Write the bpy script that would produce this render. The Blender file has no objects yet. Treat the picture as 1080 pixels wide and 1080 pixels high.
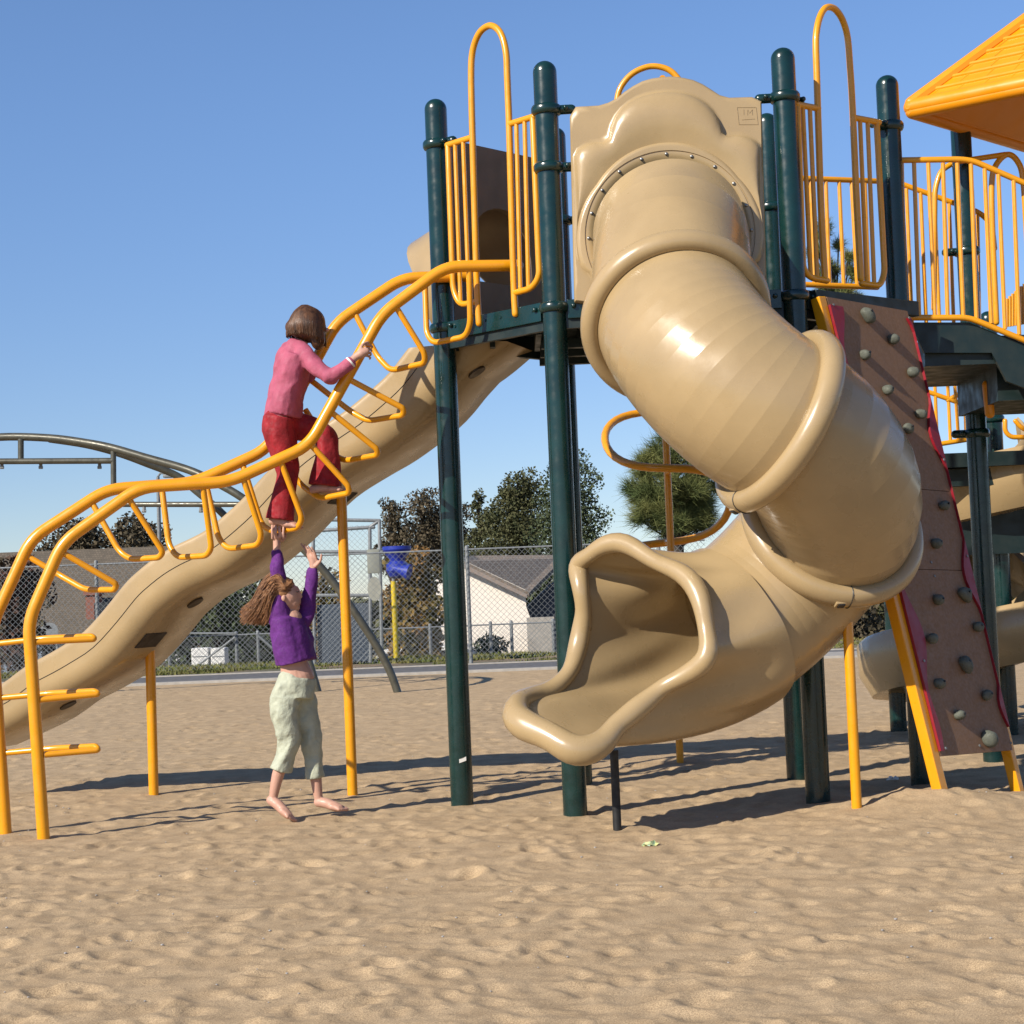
import bpy, bmesh, math, random
import numpy as np
from mathutils import Vector, Matrix, Quaternion, noise
random.seed(7); rng = np.random.default_rng(7)
S = bpy.context.scene; COL = S.collection
PI = math.pi
# ------------------------------------------------------------------ camera calibration
F, H0, CZ, ROLL = 1830.0, 625.0, 1.17, math.atan(.040)
PITCH = math.atan((H0-540)/F)
fw = Vector((0, math.cos(PITCH), math.sin(PITCH)))
r0 = Vector((1,0,0)); u0 = Vector((0,-math.sin(PITCH), math.cos(PITCH)))
cr = math.cos(ROLL)*r0 - math.sin(ROLL)*u0
cu = math.sin(ROLL)*r0 + math.cos(ROLL)*u0
CAM = Vector((0,0,CZ))
def ray(px, py): return fw + cr*((px-540)/F) - cu*((py-540)/F)
def W(px, py, Y):                       # the place seen at that bearing, Y metres ahead
    d = ray(px, py); return CAM + d*(Y/d.y)
def WZ(px, py, z):
    d = ray(px, py); return CAM + d*((z-CZ)/d.z)
def WP(px, py, P, Q):                   # on the vertical plane through P and Q
    d = ray(px, py); n = Vector((Q[1]-P[1], -(Q[0]-P[0]), 0))
    t = (Vector((P[0],P[1],0))-Vector((0,0,0))).dot(n)/Vector((d.x,d.y,0)).dot(n)
    return CAM + d*t
def proj(p):
    v = Vector(p)-CAM; z = v.dot(fw); return (540+F*v.dot(cr)/z, 540-F*v.dot(cu)/z)

# ------------------------------------------------------------------ materials
def srgb(r,g,b):
    f = lambda c: (c/255/12.92) if c/255 <= .04045 else ((c/255+.055)/1.055)**2.4
    return (f(r), f(g), f(b), 1)
def mat(name, col, rough=.5, var=.12, scale=6, bump=0, bscale=60, metallic=0, coat=0, col2=None, stretch=None, spec=.5, detail=4, bdist=.01, k=.6):
    m = bpy.data.materials.new(name); m.use_nodes = True; nt = m.node_tree; N = nt.nodes; L = nt.links
    b = N['Principled BSDF']
    tc = N.new('ShaderNodeTexCoord'); mp = N.new('ShaderNodeMapping'); L.new(tc.outputs['Object'], mp.inputs[0])
    if stretch: mp.inputs['Scale'].default_value = stretch
    n = N.new('ShaderNodeTexNoise'); n.inputs['Scale'].default_value = scale; n.inputs['Detail'].default_value = detail
    L.new(mp.outputs[0], n.inputs[0])
    rp = N.new('ShaderNodeValToRGB'); rp.color_ramp.elements[0].position = .3; rp.color_ramp.elements[1].position = .7
    c = tuple(x*k for x in col[:3])+(1,); col2 = None if col2 is None else tuple(x*k for x in col2[:3])
    if col2 is None: a = tuple(x*(1-var) for x in c[:3])+(1,); d = tuple(min(1,x*(1+var)) for x in c[:3])+(1,)
    else: a = c; d = col2 if len(col2) == 4 else (*col2, 1)
    rp.color_ramp.elements[0].color = a; rp.color_ramp.elements[1].color = d
    L.new(n.outputs[0], rp.inputs[0]); L.new(rp.outputs[0], b.inputs['Base Color'])
    n4 = N.new('ShaderNodeTexNoise'); n4.inputs['Scale'].default_value = scale*2.3; n4.inputs['Detail'].default_value = 7; L.new(mp.outputs[0], n4.inputs[0])
    mr = N.new('ShaderNodeMapRange'); mr.inputs[1].default_value = .35; mr.inputs[2].default_value = .7; mr.inputs[3].default_value = rough*.82; mr.inputs[4].default_value = min(1,rough*1.45)
    L.new(n4.outputs[0], mr.inputs[0]); L.new(mr.outputs[0], b.inputs['Roughness']); b.inputs['Metallic'].default_value = metallic
    b.inputs['Specular IOR Level'].default_value = spec
    if coat: b.inputs['Coat Weight'].default_value = coat; b.inputs['Coat Roughness'].default_value = .12
    if bump:
        n2 = N.new('ShaderNodeTexNoise'); n2.inputs['Scale'].default_value = bscale; n2.inputs['Detail'].default_value = 5
        L.new(mp.outputs[0], n2.inputs[0])
        bp = N.new('ShaderNodeBump'); bp.inputs['Strength'].default_value = bump; bp.inputs['Distance'].default_value = bdist
        L.new(n2.outputs[0], bp.inputs['Height']); L.new(bp.outputs[0], b.inputs['Normal'])
    return m
M = {}
M['tan'] = mat('tan_plastic', (.57,.408,.208), .28, .09, 3.2, .14, 25, coat=.22, bdist=.004)
M['tan_shaded'] = mat('tan_plastic_shaded', (.30,.20,.11), .42, .12, 3.5, .12, 25, bdist=.004)  # darker tan, shade put into the colour of entrance panel and hood lining
M['yellow'] = mat('yellow_powder_coat', (1.12,.465,.006), .30, .05, 8, .05, 80, coat=.3, bdist=.002)
M['orange_in'] = mat('orange_plastic', (1.12,.40,.005), .34, .05, 3, .05, 60, bdist=.003)
M['green'] = mat('dark_green_powder_coat', (.005,.036,.033), .24, .25, 9, .06, 60, coat=.2, bdist=.002)
M['dark'] = mat('black_green_deck', (.008,.024,.024), .45, .12, 5, .05, 60, bdist=.003)
M['blackpole'] = mat('black_rubber_paint', (.018,.019,.02), .5, .2, 14)
M['brownwall'] = mat('brown_climbing_board', (.33,.182,.098), .62, .08, 30, .25, 300, bdist=.002)
M['red'] = mat('red_plastic', (.36,.015,.03), .38, .08, 9)
M['hold'] = mat('grey_resin_hold', (.145,.155,.12), .75, .2, 40, .4, 120, bdist=.004)
M['steel'] = mat('zinc_steel', (.5,.5,.48), .4, .2, 40, metallic=.9)
M['galv'] = mat('galvanised_steel', (.30,.32,.33), .6, .2, 20, metallic=.2)
M['greypipe'] = mat('weathered_grey_olive_pipe', (.13,.125,.095), .38, .2, 8, metallic=.35)
M['wire'] = mat('galvanised_wire', (.26,.28,.29), .6, .1, 10, metallic=.1)
M['white'] = mat('white_paint', (1.1,1.08,1.02), .5, .05, 8)
M['skin'] = mat('skin', (.72,.40,.29), .5, .10, 25, .05, 200, col2=(.80,.45,.33))
M['pink'] = mat('pink_knit_cotton', (.56,.12,.20), .85, .12, 14, .55, 13, bdist=.02)
M['redcord'] = mat('red_corduroy', (.40,.010,.020), .85, .25, 20, .55, 15, bdist=.02)
M['purple'] = mat('purple_knit', (.15,.02,.24), .9, .16, 60, .6, 14, bdist=.02)
M['sage'] = mat('pale_sage_cotton', (.60,.63,.48), .85, .12, 20, .7, 17, bdist=.022)
M['hair_dark'] = mat('brown_hair', (.045,.017,.006), .45, .3, 9, .2, 50, stretch=(6,6,.6), col2=(.22,.095,.038))
M['hair_red'] = mat('auburn_hair', (.16,.06,.022), .42, .3, 12, .2, 50, stretch=(2,6,6), col2=(.60,.29,.12))
M['trimwhite'] = mat('white_trim', (1.1,1.05,1.0), .8)
M['lip'] = mat('lip', (.42,.10,.09), .5); M['eye'] = mat('eye', (.02,.015,.012), .2)
M['bluep'] = mat('blue_plastic', (.02,.045,.42), .35, .1, 10)
M['yellow2'] = mat('yellow_pole_paint', (.85,.62,.02), .4, .08, 20)
M['stucco'] = mat('cream_stucco', (1.22,1.10,.95), .9, .06, 10, .2, 100)
M['shingle'] = None
M['brick'] = mat('red_brick', (.33,.13,.09), .9, .25, 30, .3, 60)
M['slat'] = mat('blue_grey_privacy_slats', (.085,.115,.16), .6, .25, 10, stretch=(20,1,.3))
M['glass'] = mat('dark_window_glass', (.03,.035,.045), .1, .1, 3)
M['bark'] = mat('bark', (.07,.05,.035), .9, .3, 20, .5, 40)
M['trimgrey'] = mat('weathered_trim', (.38,.30,.25), .8, .15, 20)
M['concrete'] = mat('concrete', (.50,.46,.40), .9, .12, 12, .2, 60)
M['asphalt'] = mat('weathered_asphalt', (.17,.165,.165), .95, .3, 9, .4, 80)
def leafmat(name, c1, c2):
    m = mat(name, c1, .75, .2, 1.6, col2=c2, spec=.2)
    return m
M['leaf_olive'] = leafmat('olive_foliage', (.06,.075,.03), (.16,.155,.07))
M['leaf_brown'] = leafmat('rusty_foliage', (.085,.073,.045), (.18,.14,.085))
M['leaf_dark'] = leafmat('dark_foliage', (.045,.07,.032), (.12,.145,.068))
M['leaf_autumn'] = leafmat('autumn_ivy', (.12,.13,.04), (.40,.21,.07))
M['leaf_red'] = leafmat('dark_red_foliage', (.13,.05,.045), (.11,.10,.055))
M['needle'] = leafmat('pine_needles', (.08,.13,.045), (.36,.36,.12))

# ------------------------------------------------------------------ mesh helpers
def link(me, name, m=None, parent=None, smooth=True, angle=38, loc=None):
    o = bpy.data.objects.new(name, me); COL.objects.link(o)
    if m is not None:
        for k in (m if isinstance(m, (list,tuple)) else [m]): me.materials.append(k)
    if smooth and len(me.polygons):
        me.polygons.foreach_set('use_smooth', [True]*len(me.polygons))
        if angle: me.set_sharp_from_angle(angle=math.radians(angle))
    if parent is not None: o.parent = parent; o.matrix_parent_inverse = Matrix.Translation(-parent.location)
    return o
def obj(name, bm, m=None, parent=None, smooth=True, angle=38):
    me = bpy.data.meshes.new(name); bm.normal_update(); bm.to_mesh(me); bm.free()
    return link(me, name, m, parent, smooth, angle)
def tag(o, label=None, cat=None, group=None, kind=None):
    if label: o['label'] = label
    if cat: o['category'] = cat
    if group: o['group'] = group
    if kind: o['kind'] = kind
    return o
def thing(name, loc, label, cat, group=None):
    o = bpy.data.objects.new(name, None); COL.objects.link(o); o.location = loc; o.empty_display_size = .2
    return tag(o, label, cat, group)
def V(*a): return Vector(a)
def frames(pts, up=None):
    n = len(pts); T = []
    for i in range(n):
        a = pts[max(i-1,0)]; b = pts[min(i+1,n-1)]; t = (b-a)
        T.append(t.normalized() if t.length > 1e-9 else V(0,0,1))
    ref = up or (V(0,0,1) if abs(T[0].z) < .9 else V(1,0,0))
    N = (ref - T[0]*ref.dot(T[0])).normalized(); out = []
    for i in range(n):
        if i:
            q = T[i-1].rotation_difference(T[i]); N = q @ N
            N = (N - T[i]*N.dot(T[i])).normalized()
        out.append((T[i], N, T[i].cross(N)))
    return out
def tube(bm, pts, r, seg=12, cap=True, closed=False, round_cap=False):
    pts = [Vector(p) for p in pts]
    if closed: pts = pts + [pts[0]]
    fr = frames(pts); n = len(pts); R = r if isinstance(r, (list,tuple)) else [r]*n
    rings = []
    for i in range(n-1 if closed else n):
        T,N,B = fr[i]
        rings.append([bm.verts.new(pts[i] + (N*math.cos(2*PI*k/seg)+B*math.sin(2*PI*k/seg))*R[i]) for k in range(seg)])
    m = len(rings)
    for i in range(m if closed else m-1):
        a = rings[i]; b = rings[(i+1) % m]
        off = 0
        if closed and i == m-1:
            off = min(range(seg), key=lambda o: (a[0].co-b[o].co).length)
        for k in range(seg):
            bm.faces.new((a[k], a[(k+1)%seg], b[(k+1+off)%seg], b[(k+off)%seg]))
    if cap and not closed:
        for ring, i, s in ((rings[0],0,-1),(rings[-1],n-1,1)):
            if round_cap:
                prev = ring
                T,N,B = fr[i]
                for j in range(1,4):
                    a = j/4*PI/2
                    new = [bm.verts.new(pts[i]+T*s*R[i]*math.sin(a)+(N*math.cos(2*PI*k/seg)+B*math.sin(2*PI*k/seg))*R[i]*math.cos(a)) for k in range(seg)]
                    for k in range(seg):
                        f = (prev[k],prev[(k+1)%seg],new[(k+1)%seg],new[k])
                        bm.faces.new(f if s > 0 else f[::-1])
                    prev = new
                bm.faces.new(prev if s > 0 else prev[::-1])
            else: bm.faces.new(ring if s > 0 else ring[::-1])
    return bm
def fillet(pts, rad=.06, n=4):
    pts = [Vector(p) for p in pts]; out = [pts[0]]
    for i in range(1, len(pts)-1):
        a,b,c = pts[i-1],pts[i],pts[i+1]; d1 = (a-b); d2 = (c-b)
        r = min(rad, d1.length*.48, d2.length*.48); p = b+d1.normalized()*r; q = b+d2.normalized()*r
        for k in range(n+1):
            t = k/n; out.append(p*(1-t)**2 + b*2*t*(1-t) + q*t*t)
    out.append(pts[-1]); return out
def catmull(pts, n=6, closed=False):
    P = [Vector(p) for p in pts]; m = len(P); out = []
    for i in range(m if closed else m-1):
        g = (lambda k: P[k % m]) if closed else (lambda k: P[min(max(k,0),m-1)])
        a,b,c,d = g(i-1),g(i),g(i+1),g(i+2)
        for k in range(n):
            t = k/n
            out.append(.5*((2*b)+(c-a)*t+(2*a-5*b+4*c-d)*t*t+(-a+3*b-3*c+d)*t**3))
    if not closed: out.append(P[-1])
    return out
def box(bm, c, s, rot=None, bevel=0):
    mt = Matrix.Translation(c) @ (rot.to_4x4() if rot is not None else Matrix.Identity(4)) @ Matrix.Diagonal((*s,1))
    r = bmesh.ops.create_cube(bm, size=1, matrix=mt)
    if bevel:
        es = list({e for v in r['verts'] for e in v.link_edges})
        bmesh.ops.bevel(bm, geom=es, offset=bevel, segments=2, affect='EDGES', profile=.6)
    return bm
def prism(bm, poly, d):                 # polygon (list of Vectors) extruded by vector d
    a = [bm.verts.new(p) for p in poly]; b = [bm.verts.new(Vector(p)+d) for p in poly]; n = len(poly)
    bm.faces.new(a[::-1]); bm.faces.new(b)
    for i in range(n): bm.faces.new((a[i],a[(i+1)%n],b[(i+1)%n],b[i]))
    return bm
def sphere(bm, c, r, sc=(1,1,1), rot=None, sub=3):
    mt = Matrix.Translation(c) @ (rot.to_4x4() if rot is not None else Matrix.Identity(4)) @ Matrix.Diagonal((r*sc[0],r*sc[1],r*sc[2],1))
    bmesh.ops.create_icosphere(bm, subdivisions=sub, radius=1, matrix=mt); return bm
def NB(): return bmesh.new()
def fused(name, bm, voxel, m, parent=None, it=4, fac=.5):
    """overlapping closed pieces grown together into one continuous skin"""
    me = bpy.data.meshes.new(name); bm.to_mesh(me); bm.free()
    o = bpy.data.objects.new(name, me); COL.objects.link(o)
    a = o.modifiers.new('r','REMESH'); a.mode = 'VOXEL'; a.voxel_size = voxel
    s = o.modifiers.new('s','SMOOTH'); s.iterations = it; s.factor = fac
    dg = bpy.context.evaluated_depsgraph_get(); dg.update()
    m2 = bpy.data.meshes.new_from_object(o.evaluated_get(dg))
    bpy.data.objects.remove(o); m2.name = name
    return link(m2, name, m, parent, True, None)
def plantdir(a, b): return (Vector(b)-Vector(a)).normalized()

# ------------------------------------------------------------------ sand
def pn(x, y, seed=0):                   # vectorised gradient noise
    r = np.random.default_rng(seed); G = r.uniform(0, 2*np.pi, (256,256))
    xi = np.floor(x).astype(int); yi = np.floor(y).astype(int); xf = x-xi; yf = y-yi
    def g(i,j):
        a = G[(xi+i)&255,(yi+j)&255]; return np.cos(a)*(xf-i)+np.sin(a)*(yf-j)
    s = lambda t: t*t*t*(t*(t*6-15)+10); u = s(xf); v = s(yf)
    return (g(0,0)*(1-u)+g(1,0)*u)*(1-v)+(g(0,1)*(1-u)+g(1,1)*u)*v
_r = np.random.default_rng(77); NP = 21000
PY = 3.3*np.exp(_r.uniform(0,1,NP)**.62*math.log(25.3/3.3)); PX = _r.uniform(-1,1,NP)*(.36*PY+1.6)
PR = _r.uniform(.03,.08,NP)*(1+.35*(_r.random(NP)>.93)); PE = _r.uniform(.5,1,NP); PT = _r.uniform(0,PI,NP); PD = (.025+.145*_r.random(NP)**2.2)*PR*(.6+.4*_r.random(NP))
def pit(dx, dy, i):
    c,s_ = math.cos(PT[i]), math.sin(PT[i]); u = (dx*c+dy*s_)/PR[i]; v = (-dx*s_+dy*c)/(PR[i]*PE[i]); q = u*u+v*v
    return PD[i]*(-np.exp(-q*1.6)*1.0+.55*np.exp(-((np.sqrt(q)-1.25)/.42)**2)*(1+.5*u))
def sand_h(x, y):
    x = np.asarray(x, float); y = np.asarray(y, float)
    wx = x + .10*pn(x*3.1,y*3.1,5); wy = y + .10*pn(x*3.1+9,y*3.1,6)
    h = .020*pn(wx/1.1, wy/1.1, 1)+.005*pn(wx/.36, wy/.36, 2)*np.clip((24-y)/14,.25,1)
    a = np.abs(pn(wx/.30+7, wy/.30, 3)); h += -.003*a + .001
    h += .0028*pn(x/.07, y/.07, 4)
    h += .085*np.exp(-(((x-2.1)/.5)**2+((y-8.85)/.35)**2))
    h += .03*np.exp(-(((x-1.05)/.35)**2+((y-11.6)/.4)**2))
    return h
def build_sand():
    ny, nx = 760, 720
    Y = 3.2*np.exp(np.linspace(0, math.log(26.0/3.2), ny))
    U = np.linspace(-1,1,nx)
    hw = .36*Y + 2.0
    X = U[None,:]*hw[:,None]; YY = np.repeat(Y[:,None], nx, 1)
    # nudge far corners out so the sheet stays wide
    Z = sand_h(X, YY)
    y0 = math.log(3.2); dyl = math.log(26.0/3.2)/(ny-1)
    for i in range(NP):
        m_ = PR[i]*2.6; a0 = max(0,int((math.log(max(3.2,PY[i]-m_))-y0)/dyl)); a1 = min(ny,int((math.log(PY[i]+m_)-y0)/dyl)+2)
        hwm = hw[min(a0,ny-1)]; hwx = hw[min(a1,ny-1)]
        c0 = max(0,int((min((PX[i]-m_)/hwm,(PX[i]-m_)/hwx)+1)/2*(nx-1))); c1 = min(nx,int((max((PX[i]+m_)/hwm,(PX[i]+m_)/hwx)+1)/2*(nx-1))+2)
        if a1 > a0 and c1 > c0: Z[a0:a1,c0:c1] += pit(X[a0:a1,c0:c1]-PX[i], YY[a0:a1,c0:c1]-PY[i], i)
    fade = np.clip((26.0-YY)/1.0, 0, 1); Z = Z*fade - .0
    co = np.stack([X,YY,Z],-1).reshape(-1,3)
    idx = np.arange(ny*nx).reshape(ny,nx)
    f = np.stack([idx[:-1,:-1],idx[:-1,1:],idx[1:,1:],idx[1:,:-1]],-1).reshape(-1,4)
    me = bpy.data.meshes.new('sand'); me.vertices.add(len(co)); me.vertices.foreach_set('co', co.ravel())
    me.loops.add(f.size); me.loops.foreach_set('vertex_index', f.ravel().astype(np.int32))
    me.polygons.add(len(f)); me.polygons.foreach_set('loop_start', np.arange(0,f.size,4,dtype=np.int32))
    me.update(calc_edges=True)
    m = bpy.data.materials.new('sand'); m.use_nodes = True; nt = m.node_tree; N = nt.nodes; L = nt.links; b = N['Principled BSDF']
    tc = N.new('ShaderNodeTexCoord')
    n1 = N.new('ShaderNodeTexNoise'); n1.inputs['Scale'].default_value = 5.5; n1.inputs['Detail'].default_value = 6; L.new(tc.outputs['Object'], n1.inputs[0])
    r1 = N.new('ShaderNodeValToRGB'); r1.color_ramp.elements[0].position = .35; r1.color_ramp.elements[1].position = .68
    r1.color_ramp.elements[0].color = (.375,.271,.160,1); r1.color_ramp.elements[1].color = (.48,.352,.212,1); L.new(n1.outputs[0], r1.inputs[0])
    n2 = N.new('ShaderNodeTexNoise'); n2.inputs['Scale'].default_value = 260; n2.inputs['Detail'].default_value = 3; L.new(tc.outputs['Object'], n2.inputs[0])
    r2 = N.new('ShaderNodeValToRGB'); r2.color_ramp.elements[0].position = .33; r2.color_ramp.elements[1].position = .66
    r2.color_ramp.elements[0].color = (.50,.48,.46,1); r2.color_ramp.elements[1].color = (1.25,1.25,1.25,1); L.new(n2.outputs[0], r2.inputs[0])
    mx = N.new('ShaderNodeMix'); mx.data_type = 'RGBA'; mx.blend_type = 'MULTIPLY'; mx.inputs['Factor'].default_value = .85
    n5 = N.new('ShaderNodeTexNoise'); n5.inputs['Scale'].default_value = 7.5; n5.inputs['Detail'].default_value = 5; n5.inputs['Roughness'].default_value = .6; L.new(tc.outputs['Object'], n5.inputs[0])
    r5 = N.new('ShaderNodeValToRGB'); r5.color_ramp.elements[0].position = .58; r5.color_ramp.elements[1].position = .70
    r5.color_ramp.elements[0].color = (1,1,1,1); r5.color_ramp.elements[1].color = (.78,.80,.82,1); L.new(n5.outputs[0], r5.inputs[0])
    m5 = N.new('ShaderNodeMix'); m5.data_type = 'RGBA'; m5.blend_type = 'MULTIPLY'; m5.inputs['Factor'].default_value = 1
    L.new(r1.outputs[0], m5.inputs[6]); L.new(r5.outputs[0], m5.inputs[7]); L.new(m5.outputs[2], mx.inputs[6]); L.new(r2.outputs[0], mx.inputs[7]); L.new(mx.outputs[2], b.inputs['Base Color'])
    n3 = N.new('ShaderNodeTexNoise'); n3.inputs['Scale'].default_value = 70; n3.inputs['Detail'].default_value = 8; n3.inputs['Roughness'].default_value = .7; L.new(tc.outputs['Object'], n3.inputs[0])
    bp = N.new('ShaderNodeBump'); bp.inputs['Strength'].default_value = .55; bp.inputs['Distance'].default_value = .008
    L.new(n3.outputs[0], bp.inputs['Height']); L.new(bp.outputs[0], b.inputs['Normal'])
    b.inputs['Roughness'].default_value = .95; b.inputs['Specular IOR Level'].default_value = .15
    o = link(me, 'sand', m, None, True, None); tag(o, kind='structure')
    bm = NB(); v = [bm.verts.new(p) for p in ((-45,-8,-.055),(45,-8,-.055),(45,25.98,-.055),(-45,25.98,-.055))]; bm.faces.new(v)
    tag(obj('sand', bm, m), kind='structure')
build_sand()
def gz(x, y):
    near = np.nonzero((abs(PX-x) < .35) & (abs(PY-y) < .35))[0]
    return float(sand_h(np.array([x]), np.array([y]))[0]) + sum(float(pit(x-PX[i], y-PY[i], i)) for i in near)

# far ground: wide sheet around and beyond the pit, dropping behind the grass bank
def build_ground():
    gm = bpy.data.materials.new('dry_ground'); gm.use_nodes = True; nt = gm.node_tree; N = nt.nodes; L = nt.links; b = N['Principled BSDF']
    tc = N.new('ShaderNodeTexCoord'); n = N.new('ShaderNodeTexNoise'); n.inputs['Scale'].default_value = .8; n.inputs['Detail'].default_value = 8
    L.new(tc.outputs['Object'], n.inputs[0]); r = N.new('ShaderNodeValToRGB'); r.color_ramp.elements[0].position = .38; r.color_ramp.elements[1].position = .62
    r.color_ramp.elements[0].color = (.11,.105,.05,1); r.color_ramp.elements[1].color = (.23,.165,.10,1)
    L.new(n.outputs[0], r.inputs[0]); L.new(r.outputs[0], b.inputs['Base Color']); b.inputs['Roughness'].default_value = 1
    ys = [-30,-5,3,26,28.9,33.4,34.4,36.5,40,60,120,400,1500]; zs = [-.12,-.12,-.12,-.12,-.03,.0,-.12,-1.2,-2.4,-2.6,-2.6,-2.6,-2.6]
    xs = [-900,-120,-30,-10,0,10,30,120,900]; bm = NB()
    g = [[bm.verts.new((x,y,z)) for x in xs] for y,z in zip(ys,zs)]
    for i in range(len(ys)-1):
        for j in range(len(xs)-1): bm.faces.new((g[i][j],g[i][j+1],g[i+1][j+1],g[i+1][j]))
    tag(obj('ground', bm, gm, None, True, 60), kind='structure')
    bm = NB(); box(bm, V(0,26.08,-.06), (120,.20,.20), bevel=.02); tag(obj('kerb', bm, M['concrete']), kind='structure')
    bm = NB(); v = [bm.verts.new(p) for p in ((-60,26.18,.005),(60,26.18,.005),(60,28.8,.008),(-60,28.8,.008))]; bm.faces.new(v)
    tag(obj('path', bm, M['asphalt']), kind='structure')
    bm = NB(); v = [bm.verts.new(p) for p in ((3.5,26.19,.012),(60,26.19,.012),(60,28.0,.014),(3.5,28.0,.014))]; bm.faces.new(v)
    tag(obj('pavement', bm, M['concrete']), kind='structure')
    bm = NB(); box(bm, V(0,28.9,-.03), (120,.18,.11), bevel=.02); tag(obj('kerb', bm, M['concrete']), kind='structure')
    # outer sand beside the fine sheet
    # grass blades
    n = 26000; bm = None
    X = rng.uniform(-11,12,n); Yv = rng.uniform(29.05,33.6,n); Z = np.interp(Yv,[28.9,33.4,34.4],[-.03,.0,-.12])
    keep = pn(X*.6, Yv*.6, 21) > -.28+ (Yv<31.0)*.4; X,Yv,Z = X[keep],Yv[keep],Z[keep]; n = len(X)
    hgt = rng.uniform(.03,.075,n); a = rng.uniform(0,2*np.pi,n); w = .018
    co = np.empty((n,3,3)); co[:,0] = np.stack([X-w*np.cos(a),Yv-w*np.sin(a),Z],-1); co[:,1] = np.stack([X+w*np.cos(a),Yv+w*np.sin(a),Z],-1)
    co[:,2] = np.stack([X+rng.normal(0,.03,n),Yv+rng.normal(0,.03,n),Z+hgt],-1)
    o = tri_mesh('grass', co, leafmat('short_grass',(.14,.19,.045),(.32,.28,.10))); tag(o, 'short patchy grass on the low bank behind the fence', 'grass', kind='stuff')
def tri_mesh(name, co, m, parent=None, k=3):
    n = len(co); me = bpy.data.meshes.new(name); me.vertices.add(n*k); me.vertices.foreach_set('co', co.reshape(-1))
    me.loops.add(n*k); me.loops.foreach_set('vertex_index', np.arange(n*k,dtype=np.int32)); me.polygons.add(n)
    me.polygons.foreach_set('loop_start', np.arange(0,n*k,k,dtype=np.int32)); me.update(calc_edges=True)
    return link(me, name, m, parent, False)
build_ground()

# ------------------------------------------------------------------ play structure
HT = 4.0
def post_xy(px, py, z=HT): p = WZ(px, py, z); return V(p.x, p.y, 0)
A = V(-.32,9.89,0); B = V(.275,9.21,0); C = V(1.546,9.27,0); Fp = V(2.22,9.79,0); D = V(1.60,10.50,0); E = V(.40,10.52,0); G = V(2.93,10.85,0)
A,B,C,Fp = post_xy(459,104),post_xy(574,64),post_xy(825,50),post_xy(935,79,4.03)
D,E = post_xy(808,119),post_xy(585,134)
print('posts', [(round(p.x,3),round(p.y,3)) for p in (A,B,C,Fp,D,E)])
for n_,p in zip('ABCFDE',(A,B,C,Fp,D,E)): print(n_, 'base', [round(t) for t in proj((p.x,p.y,0))])
PS = thing('play_structure', V(1.0,9.9,0), 'tall play structure of dark green posts, decks, yellow barred guard rails and orange roof', 'play structure')
RP = .0635
def clamp(bm, p, z, dirs=()):
    tube(bm, [V(p.x,p.y,z-.028),V(p.x,p.y,z-.024),V(p.x,p.y,z-.012),V(p.x,p.y,z+.012),V(p.x,p.y,z+.024),V(p.x,p.y,z+.028)], [RP+.001,RP+.011,RP+.018,RP+.018,RP+.011,RP+.001], 28)
    for d in dirs:
        d = Vector((d.x,d.y,0)).normalized(); c = V(p.x,p.y,z)+d*(RP+.04)
        tube(bm, [c-d*.05, c+d*.03], .026, 12, round_cap=True); s = d.cross(V(0,0,1))
        tube(bm, [c-s*.045, c+s*.045], .014, 8, round_cap=True)
def post(p, top=HT, clamps=()):
    bm = NB(); g = -.35
    tube(bm, [V(p.x,p.y,g), V(p.x,p.y,top-RP)], RP, 32, cap=False)
    pr = []
    for j in range(8):
        a = j/7*PI/2*.98
        pr.append((RP*math.cos(a), top-RP+RP*math.sin(a)*.95))
    tube(bm, [V(p.x,p.y,z) for r,z in pr], [r for r,z in pr], 32)
    o = obj('post', bm, M['green'], PS, angle=50)
    if clamps:
        for z, ds in clamps:
            bm = NB(); clamp(bm, p, z, ds); obj('clamp', bm, M['green'], o, angle=40)
    return o
dAB = (B-A).normalized(); dBC = (C-B).normalized(); dCF = (Fp-C).normalized()
ZR = 3.73; ZD = 2.70
pa = post(A, clamps=[(ZR,[dAB]),(ZD-.02,[dAB])])
post(B, clamps=[(ZR,[dBC]),(3.42,[dBC]),(ZD-.03,[dBC,-dAB])])
post(C, clamps=[(ZR,[-dBC,dCF]),(ZD-.03,[-dBC,dCF])])
post(Fp, 4.03, clamps=[(ZR,[-dCF]),(ZD-.03,[-dCF])])
post(D, clamps=[(3.42,[-dBC]),(ZD-.03,[dBC])]); post(E, clamps=[(3.42,[dBC]),(ZD-.03,[dBC])])
post(G, 4.25, clamps=[(3.2,[V(-1,0,0)]),(2.05,[V(-1,0,0)])])
post(V(4.15,9.85,0), 4.25); post(V(4.35,11.2,0), 4.25)
# tape on post A
bm = NB(); q = W(492,805,A.y-.09)
t = [];
for k in range(6):
    a = math.radians(-112+ k*7); t.append(V(A.x+(RP+.003)*math.cos(a+.3), A.y+(RP+.003)*math.sin(a+.3), q.z+.006*k*.4))
vs = [bm.verts.new(p+V(0,0,.0)) for p in t]+[bm.verts.new(p+V(0,0,.022)) for p in t[::-1]]; bm.faces.new(vs)
obj('sticker', bm, M['white'], pa)
# posts of the farther, lower part
P1 = post_xy(948,771,0); P2 = post_xy(1065,774,0)
post(P1, 2.35); post(P2, 3.1, clamps=[(2.02,[V(1,0,0)]),(2.3,[V(-1,0,0)])])
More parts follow.
